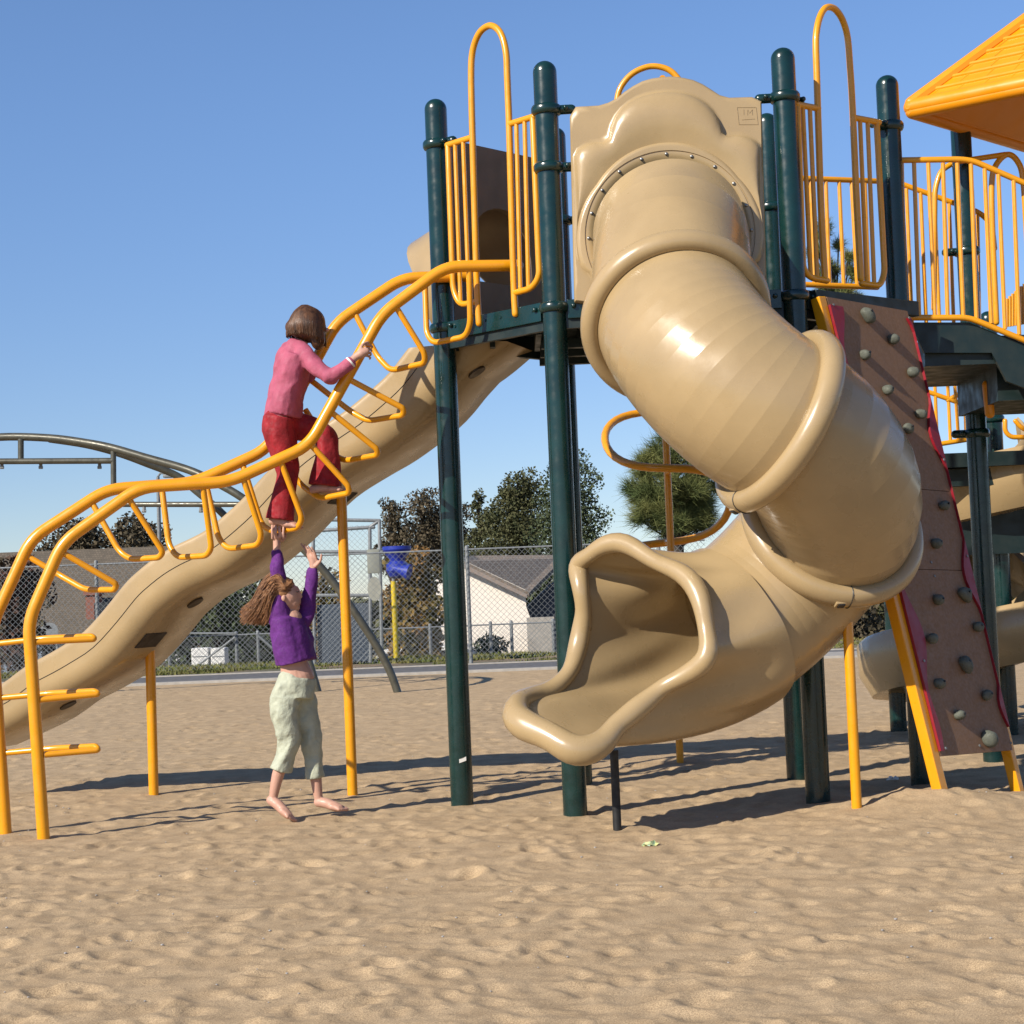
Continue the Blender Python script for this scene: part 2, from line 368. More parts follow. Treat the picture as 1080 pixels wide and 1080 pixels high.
# decks
def deck(poly, top, th, name='deck', skirt=.12, m=None):
    bm = NB(); n = len(poly); c = sum((Vector(p) for p in poly), V(0,0,0))/n
    prism(bm, [V(p.x,p.y,top-.02) for p in poly], V(0,0,.02))
    for i in range(n):                        # edge channels and under-ribs
        a,b = Vector(poly[i]),Vector(poly[(i+1)%n]); d = (b-a); L = d.length; d.normalize()
        ang = math.atan2(d.y,d.x); box(bm, V(*( (a+b)/2 ).xy, top-.02-skirt/2-.004), (L*.96,.035,skirt), Matrix.Rotation(ang,3,'Z'))
    return obj(name, bm, m or M['dark'], PS, smooth=False)
dk = deck([A,B,C,Fp,D,E], ZD, .03)
bm = NB()
for k in range(9):
    t = (k+.5)/9; a = A.lerp(E,t) if 0 else V(-.25+2.35*t, 0, 0)
    x = -.2+2.3*t; y0 = 9.35 if .1<x<1.9 else 9.75; y1 = 10.4 if .2<x<1.8 else 10.0
    box(bm, V(x,(y0+y1)/2,ZD-.085), (.03,y1-y0,.11))
for y in (9.6,9.95,10.3): box(bm, V(.95,y,ZD-.16), (1.5,.05,.05))
obj('joist', bm, M['dark'], dk, smooth=False)
# deck skirt highlight plates (lit front channel A-B and C-F)
for P,Q in ((A,B),(C,Fp),(B,C)):
    bm = NB(); d = (Q-P).normalized(); nrm = V(d.y,-d.x,0); mid = (P+Q)/2+nrm*.03
    box(bm, V(mid.x,mid.y,ZD-.045), ((Q-P).length-.14,.012,.10), Matrix.Rotation(math.atan2(d.y,d.x),3,'Z'), .003)
    for k in range(6):
        c = P.lerp(Q,.15+.14*k)+nrm*.037; tube(bm, [V(c.x,c.y,ZD-.03),V(c.x,c.y,ZD-.03)+nrm*.004], .008, 8)
    obj('deck_edge', bm, M['green'] if P is not C else M['dark'], PS, smooth=False)

def rail(bars, rails, plane, m='yellow', rb=.0125, name='guard_rail', off=0, stiles=()):
    P,Q = plane; P = Vector(P); Q = Vector(Q)
    d = (Q-P).normalized(); nrm = V(d.y,-d.x,0)*off; pl = (P+nrm, Q+nrm)
    f = lambda l: [WP(x,y,*pl) for x,y in l]; o = None
    pieces = [(fillet(f(r),.05), .0175, 'cross_rail') for r in rails]+[(catmull(f(q[0]),6), .0185, 'hand_loop') for q in stiles]
    for pts, rr_, nm in pieces:
        bm = NB(); tube(bm, pts, rr_, 12, round_cap=True)
        if o is None: o = obj(name, bm, M[m], PS)
        else: obj(nm, bm, M[m], o)
    for b in bars:
        bm = NB(); tube(bm, f(b), rb, 8); obj('bar', bm, M[m], o)
    return o
loopA = [(505.3,341),(503,300),(500,200),(498.6,150),(497.5,110),(497,75),(498.2,56),(502,42),(508,32),(516.8,27),(525,31),(530.5,41),(534,58),(535,80),(536,105),(537,131),(539,200),(542,300),(543.6,331)]
rail([[(480,150),(486,321)],[(488.5,148),(495,320)]],
     [[(472,153),(497.5,145)],[(472.5,153),(478,306),(485,322),(503,318)]], (A,B), off=.04)
rail([[(544.7,130),(549,307)],[(553.4,127),(557.5,305)]],
     [[(537,131),(563,123)],[(562,124),(569,292),(561,304),(543,309)]], (A,B), off=.04, stiles=[(loopA,1)])
loopC = [(870,294),(866,220),(863,130),(861.5,80),(860.5,50),(861,35),(864,20),(869,10),(875,7.5),(882,11),(889,22),(894,40),(896.5,70),(899,110),(903,200),(908,294)]
rail([[(846.6,112),(855,291)],[(854,113),(862,293)]],
     [[(840,110),(863,114.5)],[(841,111),(847,284),(855,293),(872,296)]], (C,Fp), off=.04)
rail([[(907,127),(914,297)],[(915,128),(922,299)]],
     [[(900,124),(927,129)],[(924.5,129),(933,288),(928,302),(909,299)]], (C,Fp), off=.04, stiles=[(loopC,1)])
# back rail D-G, lit
rail([[(855,191),(859,300)],[(871,190),(875,300)],[(885,190),(890,302)],[(898,190),(904,300)],[(912,190),(916,300)]],
     [[(843,188),(925,191)],[(845,300),(925,303)]], (D,G))
# opening loop behind the tube panel, above the corkscrew climber
rail([], [], (E,D), stiles=[([(652,200),(650,130),(651,105),(656,90),(668,77),(686,70),(704,73),(716,84),(722,100),(724,130),(727,200)],1)], name='guard_rail')
# right rails
fr = (V(Fp.x,9.84,0),V(4.5,9.84,0)); 
rail([[(951,172),(955,334)],[(964,172),(969.5,333)],[(979,172),(986,333)],[(994.5,172),(999.5,333)],[(1009.5,172),(1016,334)],[(1024,173),(1030,337)],[(1038.5,178),(1045.5,341)],[(1053,184),(1060,347)],[(1069,190),(1075,353)]],
     [[(950,169),(1013,168),(1027,170),(1110,206)],[(960,335),(1022,335),(1110,371)]], fr)
bk = (V(2.3,11.0,0),V(4.8,11.2,0))
rail([[(956,199),(962,342)],[(971,203),(977,342)],[(985.5,209),(991,342)],[(1001,215),(1006,342)],[(1016,221),(1020,342)],[(1031,227),(1033,342)]],
     [[(951,194),(1033,224),(1046,236),(1049,262)]], bk)
rail([], [[(1013,170),(1060,163)]], (V(2.3,10.7,0),V(4.8,10.7,0)),
     stiles=[([(1051,340),(1047,250),(1046,195),(1050,175),(1062,163),(1073,170),(1079,190),(1083,250),(1088,340)],1)], name='guard_rail')
rail([], [[(985,325),(986,200),(992,180),(1005,172)]], (V(2.3,10.9,0),V(4.8,10.9,0)))
# right deck and stair sides
bm = NB()
fl = lambda y: [WP(960,340,(0,y,0),(1,y,0)),WP(1022,340,(0,y,0),(1,y,0)),WP(1110,376,(0,y,0),(1,y,0)),WP(1110,420,(0,y,0),(1,y,0)),WP(1062,402,(0,y,0),(1,y,0)),WP(1046,372,(0,y,0),(1,y,0)),WP(975,372,(0,y,0),(1,y,0))]
prism(bm, fl(9.86), V(0,.03,0)); 
obj('stair_side', bm, M['dark'], PS, smooth=False)
bm = NB(); box(bm, V(2.95,10.45,2.45), (1.1,1.1,.16)); box(bm, V(3.3,10.5,2.28), (.9,.9,.22)); box(bm, V(3.75,10.45,2.15),(.6,1.1,.3))
obj('deck', bm, M['dark'], PS, smooth=False)
# ribbed yellow plastic panel far right
bm = NB()
for k in range(9): tube(bm, [W(1062+k*3, 345-k*.5, 10.9), W(1062+k*3, 315-k*2.6, 10.9)], .009, 8)
obj('ribbed_panel', bm, M['yellow'], PS)
# lower back deck with its rails
y2 = 12.3
bm = NB(); a = W(990,484,y2); box(bm, V(a.x+1.4,y2+.5,a.z-.02), (3.0,1.2,.10)); box(bm, V(a.x+1.4,y2+.5,a.z-.14), (2.9,1.0,.12)); obj('deck', bm, M['dark'], PS, smooth=False)
lo = (V(2,y2,0),V(5,y2,0))
rail([[(971,378),(973,452)],[(976,380),(980,468)],[(986,405),(988.5,468)],[(999.5,405),(1002.5,466)],[(1007,405),(1011,464)],[(1017,405),(1019,462)]],
     [[(978,413),(1018,427)],[(1000,422),(1018,412)],[(968,379),(978,380)],[(980,470),(1030,462)]], lo)
rail([], [[(1090,461),(1066,461),(1060,455),(1060,444)],[(1090,458),(1076,450),(1071,444)]], lo)
bm = NB(); a = W(985,560,13.0); box(bm, V(a.x+1.2,12.6,1.62), (2.2,.06,.62)); obj('dark_panel', bm, M['dark'], PS, smooth=False)  # dark sheet added to blacken the space under the lower deck
# corner hook plate
bm = NB(); tube(bm, [W(1041,406,10.3),W(1044,436,10.3)], .03, 10, round_cap=True); obj('bracket', bm, M['orange_in'], PS)
# roof
Lc = W(962,113,10.4); ez = Lc.z; u1 = V(.81,-.585,0); u2 = V(.71,.70,0); SD = 2.0
c1_,c2_,c3_,c4_ = Lc, Lc+u1*SD, Lc+u1*SD+u2*SD, Lc+u2*SD; ap = (c1_+c3_)/2+V(0,0,1.06)
bm = NB()
cs = [c1_,c2_,c3_,c4_]
ctr = V(ap.x,ap.y,ez)
lip = [c+ (c-ctr).normalized()*.02 for c in cs]
for i in range(4):
    a,b = cs[i],cs[(i+1)%4]
    va = [bm.verts.new(p) for p in (a+V(0,0,.03),b+V(0,0,.03),ap)]; bm.faces.new(va)
    ui = lambda p: p.lerp(ap,.0)
    vb = [bm.verts.new(p) for p in (a+V(0,0,-.03)+(ctr-a).normalized()*.05,b+V(0,0,-.03)+(ctr-b).normalized()*.05,ap-V(0,0,.12))]; bm.faces.new(vb[::-1])
    tube(bm, [a,b], .052, 12, round_cap=True); tube(bm, [a-V(0,0,.03),b-V(0,0,.03)], .042, 12, round_cap=True)
    tube(bm, [a+V(0,0,.02),ap], .045, 10, round_cap=True)
    for k in range(1,14):
        t = k/14.; p,q = a.lerp(ap,t)+V(0,0,.02*(1-t)+.004),b.lerp(ap,t)+V(0,0,.02*(1-t)+.004)
        tube(bm, [p,q], .017, 8)
        prev = (a.lerp(ap,(k-1)/14.)+V(0,0,.02),b.lerp(ap,(k-1)/14.)+V(0,0,.02))
        nn = max(1,12-k)
        for j in range(1,nn+1):
            s = (j-.5*(k%2))/(nn+1); tube(bm, [prev[0].lerp(prev[1],s),p.lerp(q,s)], .008, 6)
obj('roof', bm, M['orange_in'], PS, angle=30)

# ------------------------------------------------------------------ tube slide
TS = thing('tube_slide', V(1.2,8.7,0), 'tan plastic spiral tube slide with thick coupling rings and a flared open mouth', 'slide')
def H(p0,d0,p1,d1,n,m0=None,m1=None):
    L = (p1-p0).length; m0 = d0.normalized()*(m0 or L*1.05); m1 = d1.normalized()*(m1 or L*1.05); out = []
    for k in range(n+1):
        t = k/n; out.append(p0*(2*t**3-3*t*t+1)+m0*(t**3-2*t*t+t)+p1*(-2*t**3+3*t*t)+m1*(t**3-t*t))
    return out
TR = .402
k0 = (W(706.5,247,8.97), V(0,-.86,-.50)); k1 = (W(713,337,8.52), V(.10,-.80,-.60))
k2 = (W(821,444,8.20), V(.84,.28,-.46)); k3 = (W(878,552,8.66), V(-.24,.82,-.50)); k4 = (W(774,660,8.76), V(-.80,-.40,-.42))
def frame_of(d):
    d = d.normalized(); s = d.cross(V(0,0,1)).normalized(); u = s.cross(d).normalized(); return d,s,u   # s = right, u = up
def section(pa_, pb_, n, m=None, name='tube_section', r_in=.385, m0=None, m1=None):
    pts = H(pa_[0],pa_[1],pb_[0],pb_[1],n,m0,m1); seg = 64
    dirs = []
    for i,p in enumerate(pts):
        if i == 0: dirs.append(pa_[1].normalized())
        elif i == n: dirs.append(pb_[1].normalized())
        else: dirs.append((pts[i+1]-pts[i-1]).normalized())
    bm = NB(); outer = []; inner = []
    N = None
    for i,p in enumerate(pts):
        d,s,u = frame_of(dirs[i])
        outer.append([bm.verts.new(p+(u*math.cos(2*PI*k/seg)+s*math.sin(2*PI*k/seg))*TR) for k in range(seg)])
        inner.append([bm.verts.new(p+(u*math.cos(2*PI*k/seg)+s*math.sin(2*PI*k/seg))*r_in) for k in range(seg)])
    for i in range(n):
        for k in range(seg):
            f = bm.faces.new((outer[i][k],outer[i][(k+1)%seg],outer[i+1][(k+1)%seg],outer[i+1][k]))
            f = bm.faces.new((inner[i][k],inner[i+1][k],inner[i+1][(k+1)%seg],inner[i][(k+1)%seg]))
    bm.normal_update()
    for i in range(1,n):
        for ring in (outer[i],):
            for k in range(seg):
                e = bm.edges.get((ring[k],ring[(k+1)%seg]))
                if e: e.smooth = False
    bmesh.ops.recalc_face_normals(bm, faces=bm.faces)
    me = bpy.data.meshes.new(name); bm.to_mesh(me); bm.free()
    me.materials.append(M['tan']); me.polygons.foreach_set('use_smooth',[True]*len(me.polygons))
    o = bpy.data.objects.new(name, me); COL.objects.link(o); o.parent = TS; o.matrix_parent_inverse = Matrix.Translation(-TS.location)
    return o
section(k0,k1,6); section(k1,k2,14); section(k2,k3,9); section(k3,k4,9,m0=.75,m1=.75)
def ring(k, name='coupling_ring', R=.425, r=.058, seam=None):
    p,d = k; d,s,u = frame_of(d); bm = NB()
    pts = [p+(u*math.cos(2*PI*i/72)+s*math.sin(2*PI*i/72))*R for i in range(72)]
    prof = []
    rings = []
    for i in range(72):
        rad = (u*math.cos(2*PI*i/72)+s*math.sin(2*PI*i/72))
        c = p+rad*R
        rings.append([bm.verts.new(c+rad*math.cos(a)*r*.92+d*math.sin(a)*r*1.08) for a in [2*PI*j/16 for j in range(16)]])
    for i in range(72):
        for j in range(16): bm.faces.new((rings[i][j],rings[i][(j+1)%16],rings[(i+1)%72][(j+1)%16],rings[(i+1)%72][j]))
    bmesh.ops.recalc_face_normals(bm, faces=bm.faces)
    o = obj(name, bm, M['tan'], TS, angle=None)
    for ang in (() if seam is None else seam):
        bm = NB(); rad = u*math.cos(ang)+s*math.sin(ang); tng = d.cross(rad)
        # split line with two bolt tabs
        pts = [p+rad*R+rad*math.cos(a)*(r*.92+.002)+d*math.sin(a)*(r*1.08+.002) for a in [2*PI*j/16 for j in range(17)]]
        tube(bm, pts, .0025, 4)
        so = obj('seam', bm, M['blackpole'], o)
    return o
r1 = ring(k1); r2 = ring(k2, seam=(math.radians(180),)); r3 = ring(k3, seam=(math.radians(186),))
# bolt pocket under ring 2 and ring 3
for kk,ro,aa in ((k2,r2,188),(k3,r3,192)):
    p,d = kk; d,s,u = frame_of(d); a = math.radians(aa); rad = u*math.cos(a)+s*math.sin(a); bm = NB()
    c = p+rad*.468; box(bm, c, (.055,.04,.03), Matrix((s,d,u)).transposed(), .006); obj('bolt_tab', bm, M['tan'], ro)
    bm = NB(); box(bm, c+rad*.012+s*.004, (.035,.03,.018), Matrix((s,d,u)).transposed(), .002); obj('bolt_pocket', bm, M['blackpole'], ro)
# entrance panel with scalloped hood
pl = (B+V(0,-.07,0), C+V(0,-.07,0))
def pan(px,py): return WP(px,py,*pl)
top = [(601,113),(636,111),(650,104),(662,94),(676,86),(692,81.5),(710,80.5),(728,83),(744,90),(758,100),(768,103),(803,102)]
bot = [(809,312),(606,320)]
out2 = [pan(*p) for p in top+bot]; bm = NB()
cc = k0[0]; nrm = V((C-B).y,-(C-B).x,0).normalized()
# panel face with a round hole bridged to the outline
nO = 96
def outline_at(th):
    dv = V(math.sin(th),0,math.cos(th)); best = None
    c0 = pan(706,245); ax = (C-B).normalized(); d2 = ax*math.sin(th)+V(0,0,math.cos(th))
    for i in range(len(out2)):
        a,b = out2[i],out2[(i+1)%len(out2)]
        ax_,az_ = (a-c0).dot(ax),(a-c0).z; bx_,bz_ = (b-c0).dot(ax),(b-c0).z
        dx,dz = bx_-ax_,bz_-az_; den = math.sin(th)*dz-math.cos(th)*dx
        if abs(den) < 1e-9: continue
        t = (ax_*dz-az_*dx)/den; s = (ax_*math.cos(th)-az_*math.sin(th))/den
        if t > 0 and -1e-6 <= s <= 1+1e-6 and (best is None or t < best): best = t
    return c0, d2, best
ths = [2*PI*i/nO for i in range(nO)]
def lobes(th, k=1.0):                        # scalloped hood profile radius
    d = math.degrees(abs(((th+PI)%(2*PI))-PI)); best = .465
    for c_,w_,r_ in ((0,36,.745),(52,25,.66),(86,22,.545)):
        q = abs(d-c_)/w_
        if q < 1: best = max(best, .465+(r_-.465)*k*(1-q**2.6)**.8)
    return best
def fl_lobes(th):
    d = math.degrees(abs(((th+PI)%(2*PI))-PI))
    return .455+.022*abs(math.cos(math.radians(d)*90/26/1.0*.5+0)) if d < 110 else .455
R = []                                        # rings of points outer edge -> flange
for th in ths:
    c0,d2,t = outline_at(th); row = []
    row.append(c0+d2*t-nrm*.0+V(0,.05,0)); row.append(c0+d2*t); row.append(c0+d2*(t-.012)+nrm*.012); row.append(c0+d2*(t-.013-.15*(t-min(lobes(th),t-.022)-.022))+nrm*.012)
    lr = min(lobes(th), t-.022); fr_ = fl_lobes(th); F0 = k0[0]
    row.append(c0+d2*(lr+.010+.12*max(0,t-lr-.022))+nrm*.012); row.append(c0+d2*(lr+.009)+nrm*.012); row.append(c0+d2*(lr-.004)+nrm*.022); row.append(c0+d2*(lr-.016)+nrm*.055)
    a = c0+d2*(lr-.016)+nrm*.055; b = F0+d2*(fr_+.012)+V(0,.02,0)
    for q in (.2,.4,.6,.8): row.append(a.lerp(b,q)+(d2+nrm).normalized()*.05*math.sin(PI*q)*(lr-.40)*2.4)
    row.append(b); row.append(F0+d2*fr_+V(0,.002,0)); row.append(F0+d2*(fr_-.01)); row.append(F0+d2*.443+V(0,0,0)); row.append(F0+d2*.441+V(0,.006,0)); row.append(F0+d2*.436+V(0,.006,0)); row.append(F0+d2*.434); row.append(F0+d2*.412); row.append(F0+d2*.385+V(0,.02,0)); row.append(c0+d2*.385+V(0,.08,0))
    R.append([bm.verts.new(p) for p in row])
for i in range(nO):
    for j in range(len(R[0])-1): bm.faces.new((R[i][j],R[i][j+1],R[(i+1)%nO][j+1],R[(i+1)%nO][j]))
for i in range(nO): pass
bmesh.ops.recalc_face_normals(bm, faces=bm.faces)
eh = obj('entrance_hood', bm, M['tan'], TS, angle=48)
ax = (C-B).normalized()
for i in range(20):
    th = 2*PI*i/20; d2 = ax*math.sin(th)+V(0,0,math.cos(th)); c = k0[0]+d2*.423-V(0,.003,0)
    bm = NB(); sphere(bm, c, .0095, (1,.7,1), sub=2); obj('bolt', bm, M['steel'], eh)
# embossed square maker plate on the panel
bm = NB(); q = [pan(777,114),pan(797,114),pan(799,132),pan(779,132)]; q = [p-V(0,.0140,0) for p in q]
for i in range(4): tube(bm, [q[i],q[(i+1)%4]], .0008, 6)
for a,b in (((784,116),(784,122)),((788,122),(788,116)),((788,116),(790,120)),((790,120),(793,116)),((793,116),(793,122)),((782,127),(796,126))):
    tube(bm, [pan(*a)-V(0,.0140,0),pan(*b)-V(0,.0140,0)], .0007, 6)
obj('embossed_plate', bm, M['tan'], eh)
# exit chute
rim = [(634,577,8.66),(660,576,8.58),(690,588,8.46),(718,606,8.34),(738,634,8.24),(748,664,8.19),(743,692,8.16),(722,713,8.20),(696,730,8.22),(672,744,8.19),(654,764,8.13),(636,783,8.07),(610,789,8.05),(584,782,8.08),(562,768,8.15),(546,753,8.24),(545,742,8.34),(562,735,8.46),(582,727,8.57),(600,708,8.66),(611,680,8.72),(615,648,8.73),(612,620,8.71),(611,600,8.76),(618,586,8.72)]
rimP = catmull([W(*p) for p in rim], 4, True); nr = len(rimP)
d4,s4,u4 = frame_of(k4[1])
cent = sum(rimP, V(0,0,0))/nr
# angular match: rim goes top -> near side (-s?) -> bottom -> far side
def circ(i, r):
    th = 2*PI*i/nr
    return k4[0]+(u4*math.cos(th)-s4*SG*math.sin(th))*r
near = V(.6,-.8,0); SG = 1 if (-s4).dot(near) > 0 else -1
n_ax = 14; bm = NB()
def bumpy(i,t): return 1+.030*math.sin(9*2*PI*i/nr)*math.sin(PI*min(1,t*.9+.1))
endd = V(-.68,-.72,.0)
def chute(off):
    rows = []
    for j in range(n_ax+1):
        t = j/n_ax; row = []
        for i in range(nr):
            p0 = circ(i, TR-.018 if off < 0 else TR+.032); p1 = rimP[i]
            L = (p1-p0).length; th = 2*PI*i/nr
            down = max(0,-math.cos(th))
            m0 = k4[1].normalized()*L*.95; rd = (p1-cent).normalized(); rd.z *= .35; m1 = (V(-.76,-.62,.12*down)+rd*.30).normalized()*L*.8
            q = p0*(2*t**3-3*t*t+1)+m0*(t**3-2*t*t+t)+p1*(-2*t**3+3*t*t)+m1*(t**3-t*t)
            row.append(q)
        c = sum(row, V(0,0,0))/nr
        if off < 0: pass
        rows.append([bm.verts.new(c+(q-c)*(bumpy(i,t) if off >= 0 else bumpy(i,t)*.965)) for i,q in enumerate(row)])
    return rows
ro_ = chute(0); ri_ = chute(-.015)
for rows,fl in ((ro_,0),(ri_,1)):
    for j in range(n_ax):
        for i in range(nr):
            f = (rows[j][i],rows[j][(i+1)%nr],rows[j+1][(i+1)%nr],rows[j+1][i]); bm.faces.new(f[::-1] if fl else f)
for i in range(nr): bm.faces.new((ro_[-1][i],ro_[-1][(i+1)%nr],ri_[-1][(i+1)%nr],ri_[-1][i]))
for i in range(nr): bm.faces.new((ro_[0][i],ri_[0][i],ri_[0][(i+1)%nr],ro_[0][(i+1)%nr]))
bmesh.ops.recalc_face_normals(bm, faces=bm.faces)
ec = obj('exit_chute', bm, M['tan'], TS, angle=60)
bm = NB(); rimP = [p+(p-cent).normalized()*.014*math.sin(9*2*PI*i/nr) for i,p in enumerate(rimP)]; tube(bm, rimP, [.046+.005*math.sin(9*2*PI*i/nr)+.026*max(0,math.cos(2*PI*(i/nr-.53)))**3 for i in range(nr+1)], 18, closed=True); obj('rolled_lip', bm, M['tan'], ec, angle=None)
bm = NB(); pts = [circ(i,TR-.018)+d4*.02 for i in range(nr)]; tube(bm, pts, .009, 8, closed=True); obj('inner_seam', bm, M['tan'], ec, angle=None)
# support legs
def leg(parent, px, py, topz, r, m, Yf=None, topxy=None, name='support_leg'):
    b = WZ(px, py, 0); b.z = -.3; t = V(b.x,b.y,topz) if topxy is None else V(*topxy, topz)
    bm = NB(); tube(bm, [b,t], r, 20); return obj(name, bm, m, parent)
leg(TS, 651,873, .38, .021, M['blackpole'])
pb = WZ(904,860,0); pt = W(894,634,pb.y); bm = NB(); tube(bm, [V(pb.x,pb.y,-.3),V(pb.x,pb.y,pt.z-.02),V(pb.x,pb.y,pt.z+.03)], [.026,.026,.02], 20, round_cap=True); obj('support_leg', bm, M['yellow'], TS)

# ------------------------------------------------------------------ long wave slide
WSl = thing('wave_slide', V(-1.7,10.6,0), 'long open tan slide with a wavy bed running down left on two yellow legs', 'slide')
g1 = WZ(162,838,0); g2 = WZ(372,838,0)
sd = V(g1.x-g2.x,g1.y-g2.y,0).normalized(); sn = V(sd.y,-sd.x,0)
if sn.y > 0: sn = -sn                     # towards the camera
HWD = .36; qn = g2+sn*HWD; q2 = qn+sd
print('slide dir', sd, 'near side', sn)
prof = [(-60,752),(-30,738),(0,723),(26,704),(50,691),(67,681),(88,667),(110,643),(130,618),(143,605),(163,589),(183,577),(200,569),(218,559),(240,541),(259,523),(280,500),(300,481),(318,466),(346,446),(368,431),(392,411),(411,393),(428,371),(440,357),(452,344),(470,330),(500,303),(530,276)]
rimw = [WP(x,y,qn,q2) for x,y in prof]; rimw = catmull(rimw, 3)
rimw[-1].z = rimw[-1].z
cs_ = []   # cross-section (w across: - near, + far ; h along section normal), rim at h=0
def U(a0,a1,cx,cy,r,n=6): return [(cx+r*math.cos(math.radians(a0+(a1-a0)*k/n)), cy+r*math.sin(math.radians(a0+(a1-a0)*k/n))) for k in range(n+1)]
DP = .255
cs_ += U(180,250,-HWD+.13,-DP+.10,.13,6) + U(290,360,HWD-.13,-DP+.10,.13,6)
cs_ += [(HWD,-.03)] + U(0,180,HWD-.025,-.015,.025,6) + [(HWD-.055,-.10)] + U(0,-70,HWD-.13,-DP+.16,.07,4) + U(-110,-180,-HWD+.13,-DP+.16,.07,4) + [(-HWD+.055,-.10)] + U(0,180,-HWD+.025,-.015,.025,6) + [(-HWD,-.03)]
def dpk(p):
    x = proj(p)[0]; return float(np.interp(x,[0,300,420,560],[1,1.03,1.22,1.25]))
bm = NB(); rows = []
for i,p in enumerate(rimw):
    a = rimw[max(i-1,0)]; b = rimw[min(i+1,len(rimw)-1)]; t = (b-a).normalized(); upv = V(0,0,1)-t*t.z; upv.normalize()
    base = p - sn*HWD
    rows.append([bm.verts.new(base - sn*w + upv*h if 0 else base + sn*(-w) + upv*h) for w,h in [(w_,h_ if h_ > -.05 else h_*dpk(p)) for w_,h_ in cs_]])
nc = len(cs_)
for i in range(len(rows)-1):
    for j in range(nc): bm.faces.new((rows[i][j],rows[i][(j+1)%nc],rows[i+1][(j+1)%nc],rows[i+1][j]))
bm.faces.new(rows[0]); bm.faces.new(rows[-1][::-1]); bmesh.ops.recalc_face_normals(bm, faces=bm.faces)
r_ = bmesh.ops.bisect_plane(bm, geom=bm.verts[:]+bm.edges[:]+bm.faces[:], plane_co=(0,0,2.60), plane_no=(0,0,1), clear_outer=True)
bmesh.ops.holes_fill(bm, edges=[e for e in r_['geom_cut'] if isinstance(e,bmesh.types.BMEdge)], sides=0)
bed = obj('slide_bed', bm, M['tan'], WSl, angle=50)
bm = NB(); pts = []
for i,p in enumerate(rimw):
    a = rimw[max(i-1,0)]; b = rimw[min(i+1,len(rimw)-1)]; t = (b-a).normalized(); upv = (V(0,0,1)-t*t.z).normalized()
    if p.z > 2.62: break
    pts.append(p + sn*.0005 - upv*(.115 if i < len(rimw)-12 else .115))
tube(bm, pts, .0028, 4); obj('side_seam', bm, M['blackpole'], bed)
def under(px,py,rx,rz,name,m):           # mark lying on the underside of the bed
    best = None; d = ray(px,py)
    for i in range(1,len(rimw)-1):
        t = (rimw[i+1]-rimw[i-1]).normalized(); upv = (V(0,0,1)-t*t.z).normalized(); c = rimw[i]-sn*HWD-upv*((DP+.03)*dpk(rimw[i]))
        k = (c-CAM).dot(upv)/d.dot(upv); h = CAM+d*k; e = abs((h-c).dot(t))
        if best is None or e < best[0]: best = (e,h,t,upv)
    e,h,t,upv = best; return h,t,upv
for px,py in ((206,636),(503,393),(72,744)):
    h,t,upv = under(px,py,0,0,'',None); bm = NB(); w = sn
    pts = [h+(t*math.cos(2*PI*k/20)*.055+w*math.sin(2*PI*k/20)*.055)-upv*.004 for k in range(20)]
    prism(bm, pts, upv*.03); obj('drain_boss', bm, M['blackpole'] if px==0 else mat('brown_recess',(.09,.06,.03),.6), bed)
for (gp,px,py,ty) in ((g1,158,672,0),(g2,360,522,0)):
    p = W(px,py,gp.y); bm = NB(); tube(bm, [V(gp.x,gp.y,-.3),V(p.x,p.y,p.z+.12)], .031, 20); lg = obj('support_leg', bm, M['yellow'], WSl)
    h,t,upv = under(px+2,py+4,0,0,'',None); rot = Matrix((t,sn,upv)).transposed(); bm = NB(); box(bm, h+upv*.012, (.12,.24,.018), rot); obj('mount_plate', bm, mat('brown_plate',(.055,.036,.018),.7), bed)
# hood panel between A and E, and the hood outside
nAE = V(-(E-A).y,(E-A).x,0).normalized(); 
if nAE.dot(sd) < 0: nAE = -nAE
def pAE(s,z,o=0): v = A.lerp(E,s); return V(v.x,v.y,z)+nAE*o
bm = NB(); out = []; inn = []
z0,z1 = ZD-.12,3.78
LAE = (E-A).length; sw = .06/LAE
arch = [(.5+.27*math.cos(PI*k/16)/LAE*1.0, 3.16+.27*math.sin(PI*k/16)) for k in range(17)]
hole = [(.5+.27/LAE,z0+.40)] + arch + [(.5-.27/LAE,z0+.40)]
outl = []
for s,z in hole:
    dx = (s-.5)*LAE; dz = z-3.1; a = math.atan2(dz,dx); 
    wx,wz1,wz0 = LAE/2-.07, z1-3.1, z0-3.1
    k = min([q for q in ((wx/abs(math.cos(a))) if abs(math.cos(a))>1e-6 else 9, (wz1/math.sin(a)) if math.sin(a)>1e-6 else 9, (wz0/math.sin(a)) if math.sin(a)<-1e-6 else 9)])
    outl.append((.5+k*math.cos(a)/LAE, 3.1+k*math.sin(a)))
# force corners
def snap(l, c): 
    i = min(range(len(l)), key=lambda i: ((l[i][0]-c[0])*LAE)**2+(l[i][1]-c[1])**2); l[i] = c
for c in ((.5+(LAE/2-.07)/LAE,z1),(.5-(LAE/2-.07)/LAE,z1),(.5+(LAE/2-.07)/LAE,z0),(.5-(LAE/2-.07)/LAE,z0)): snap(outl,c)
n = len(hole)
for o_,fl in ((0,0),(.05,1)):
    vo = [bm.verts.new(pAE(s,z,o_)) for s,z in outl]; vi = [bm.verts.new(pAE(s,z,o_)) for s,z in hole]
    for i in range(n):
        f = (vo[i],vo[(i+1)%n],vi[(i+1)%n],vi[i]); bm.faces.new(f)
    if fl == 0: k1v,k2v = vo,vi
for i in range(n):
    bm.faces.new((k1v[i],k1v[(i+1)%n],vo[(i+1)%n],vo[i])); bm.faces.new((k2v[i],k2v[(i+1)%n],vi[(i+1)%n],vi[i]))
bmesh.ops.recalc_face_normals(bm, faces=bm.faces)
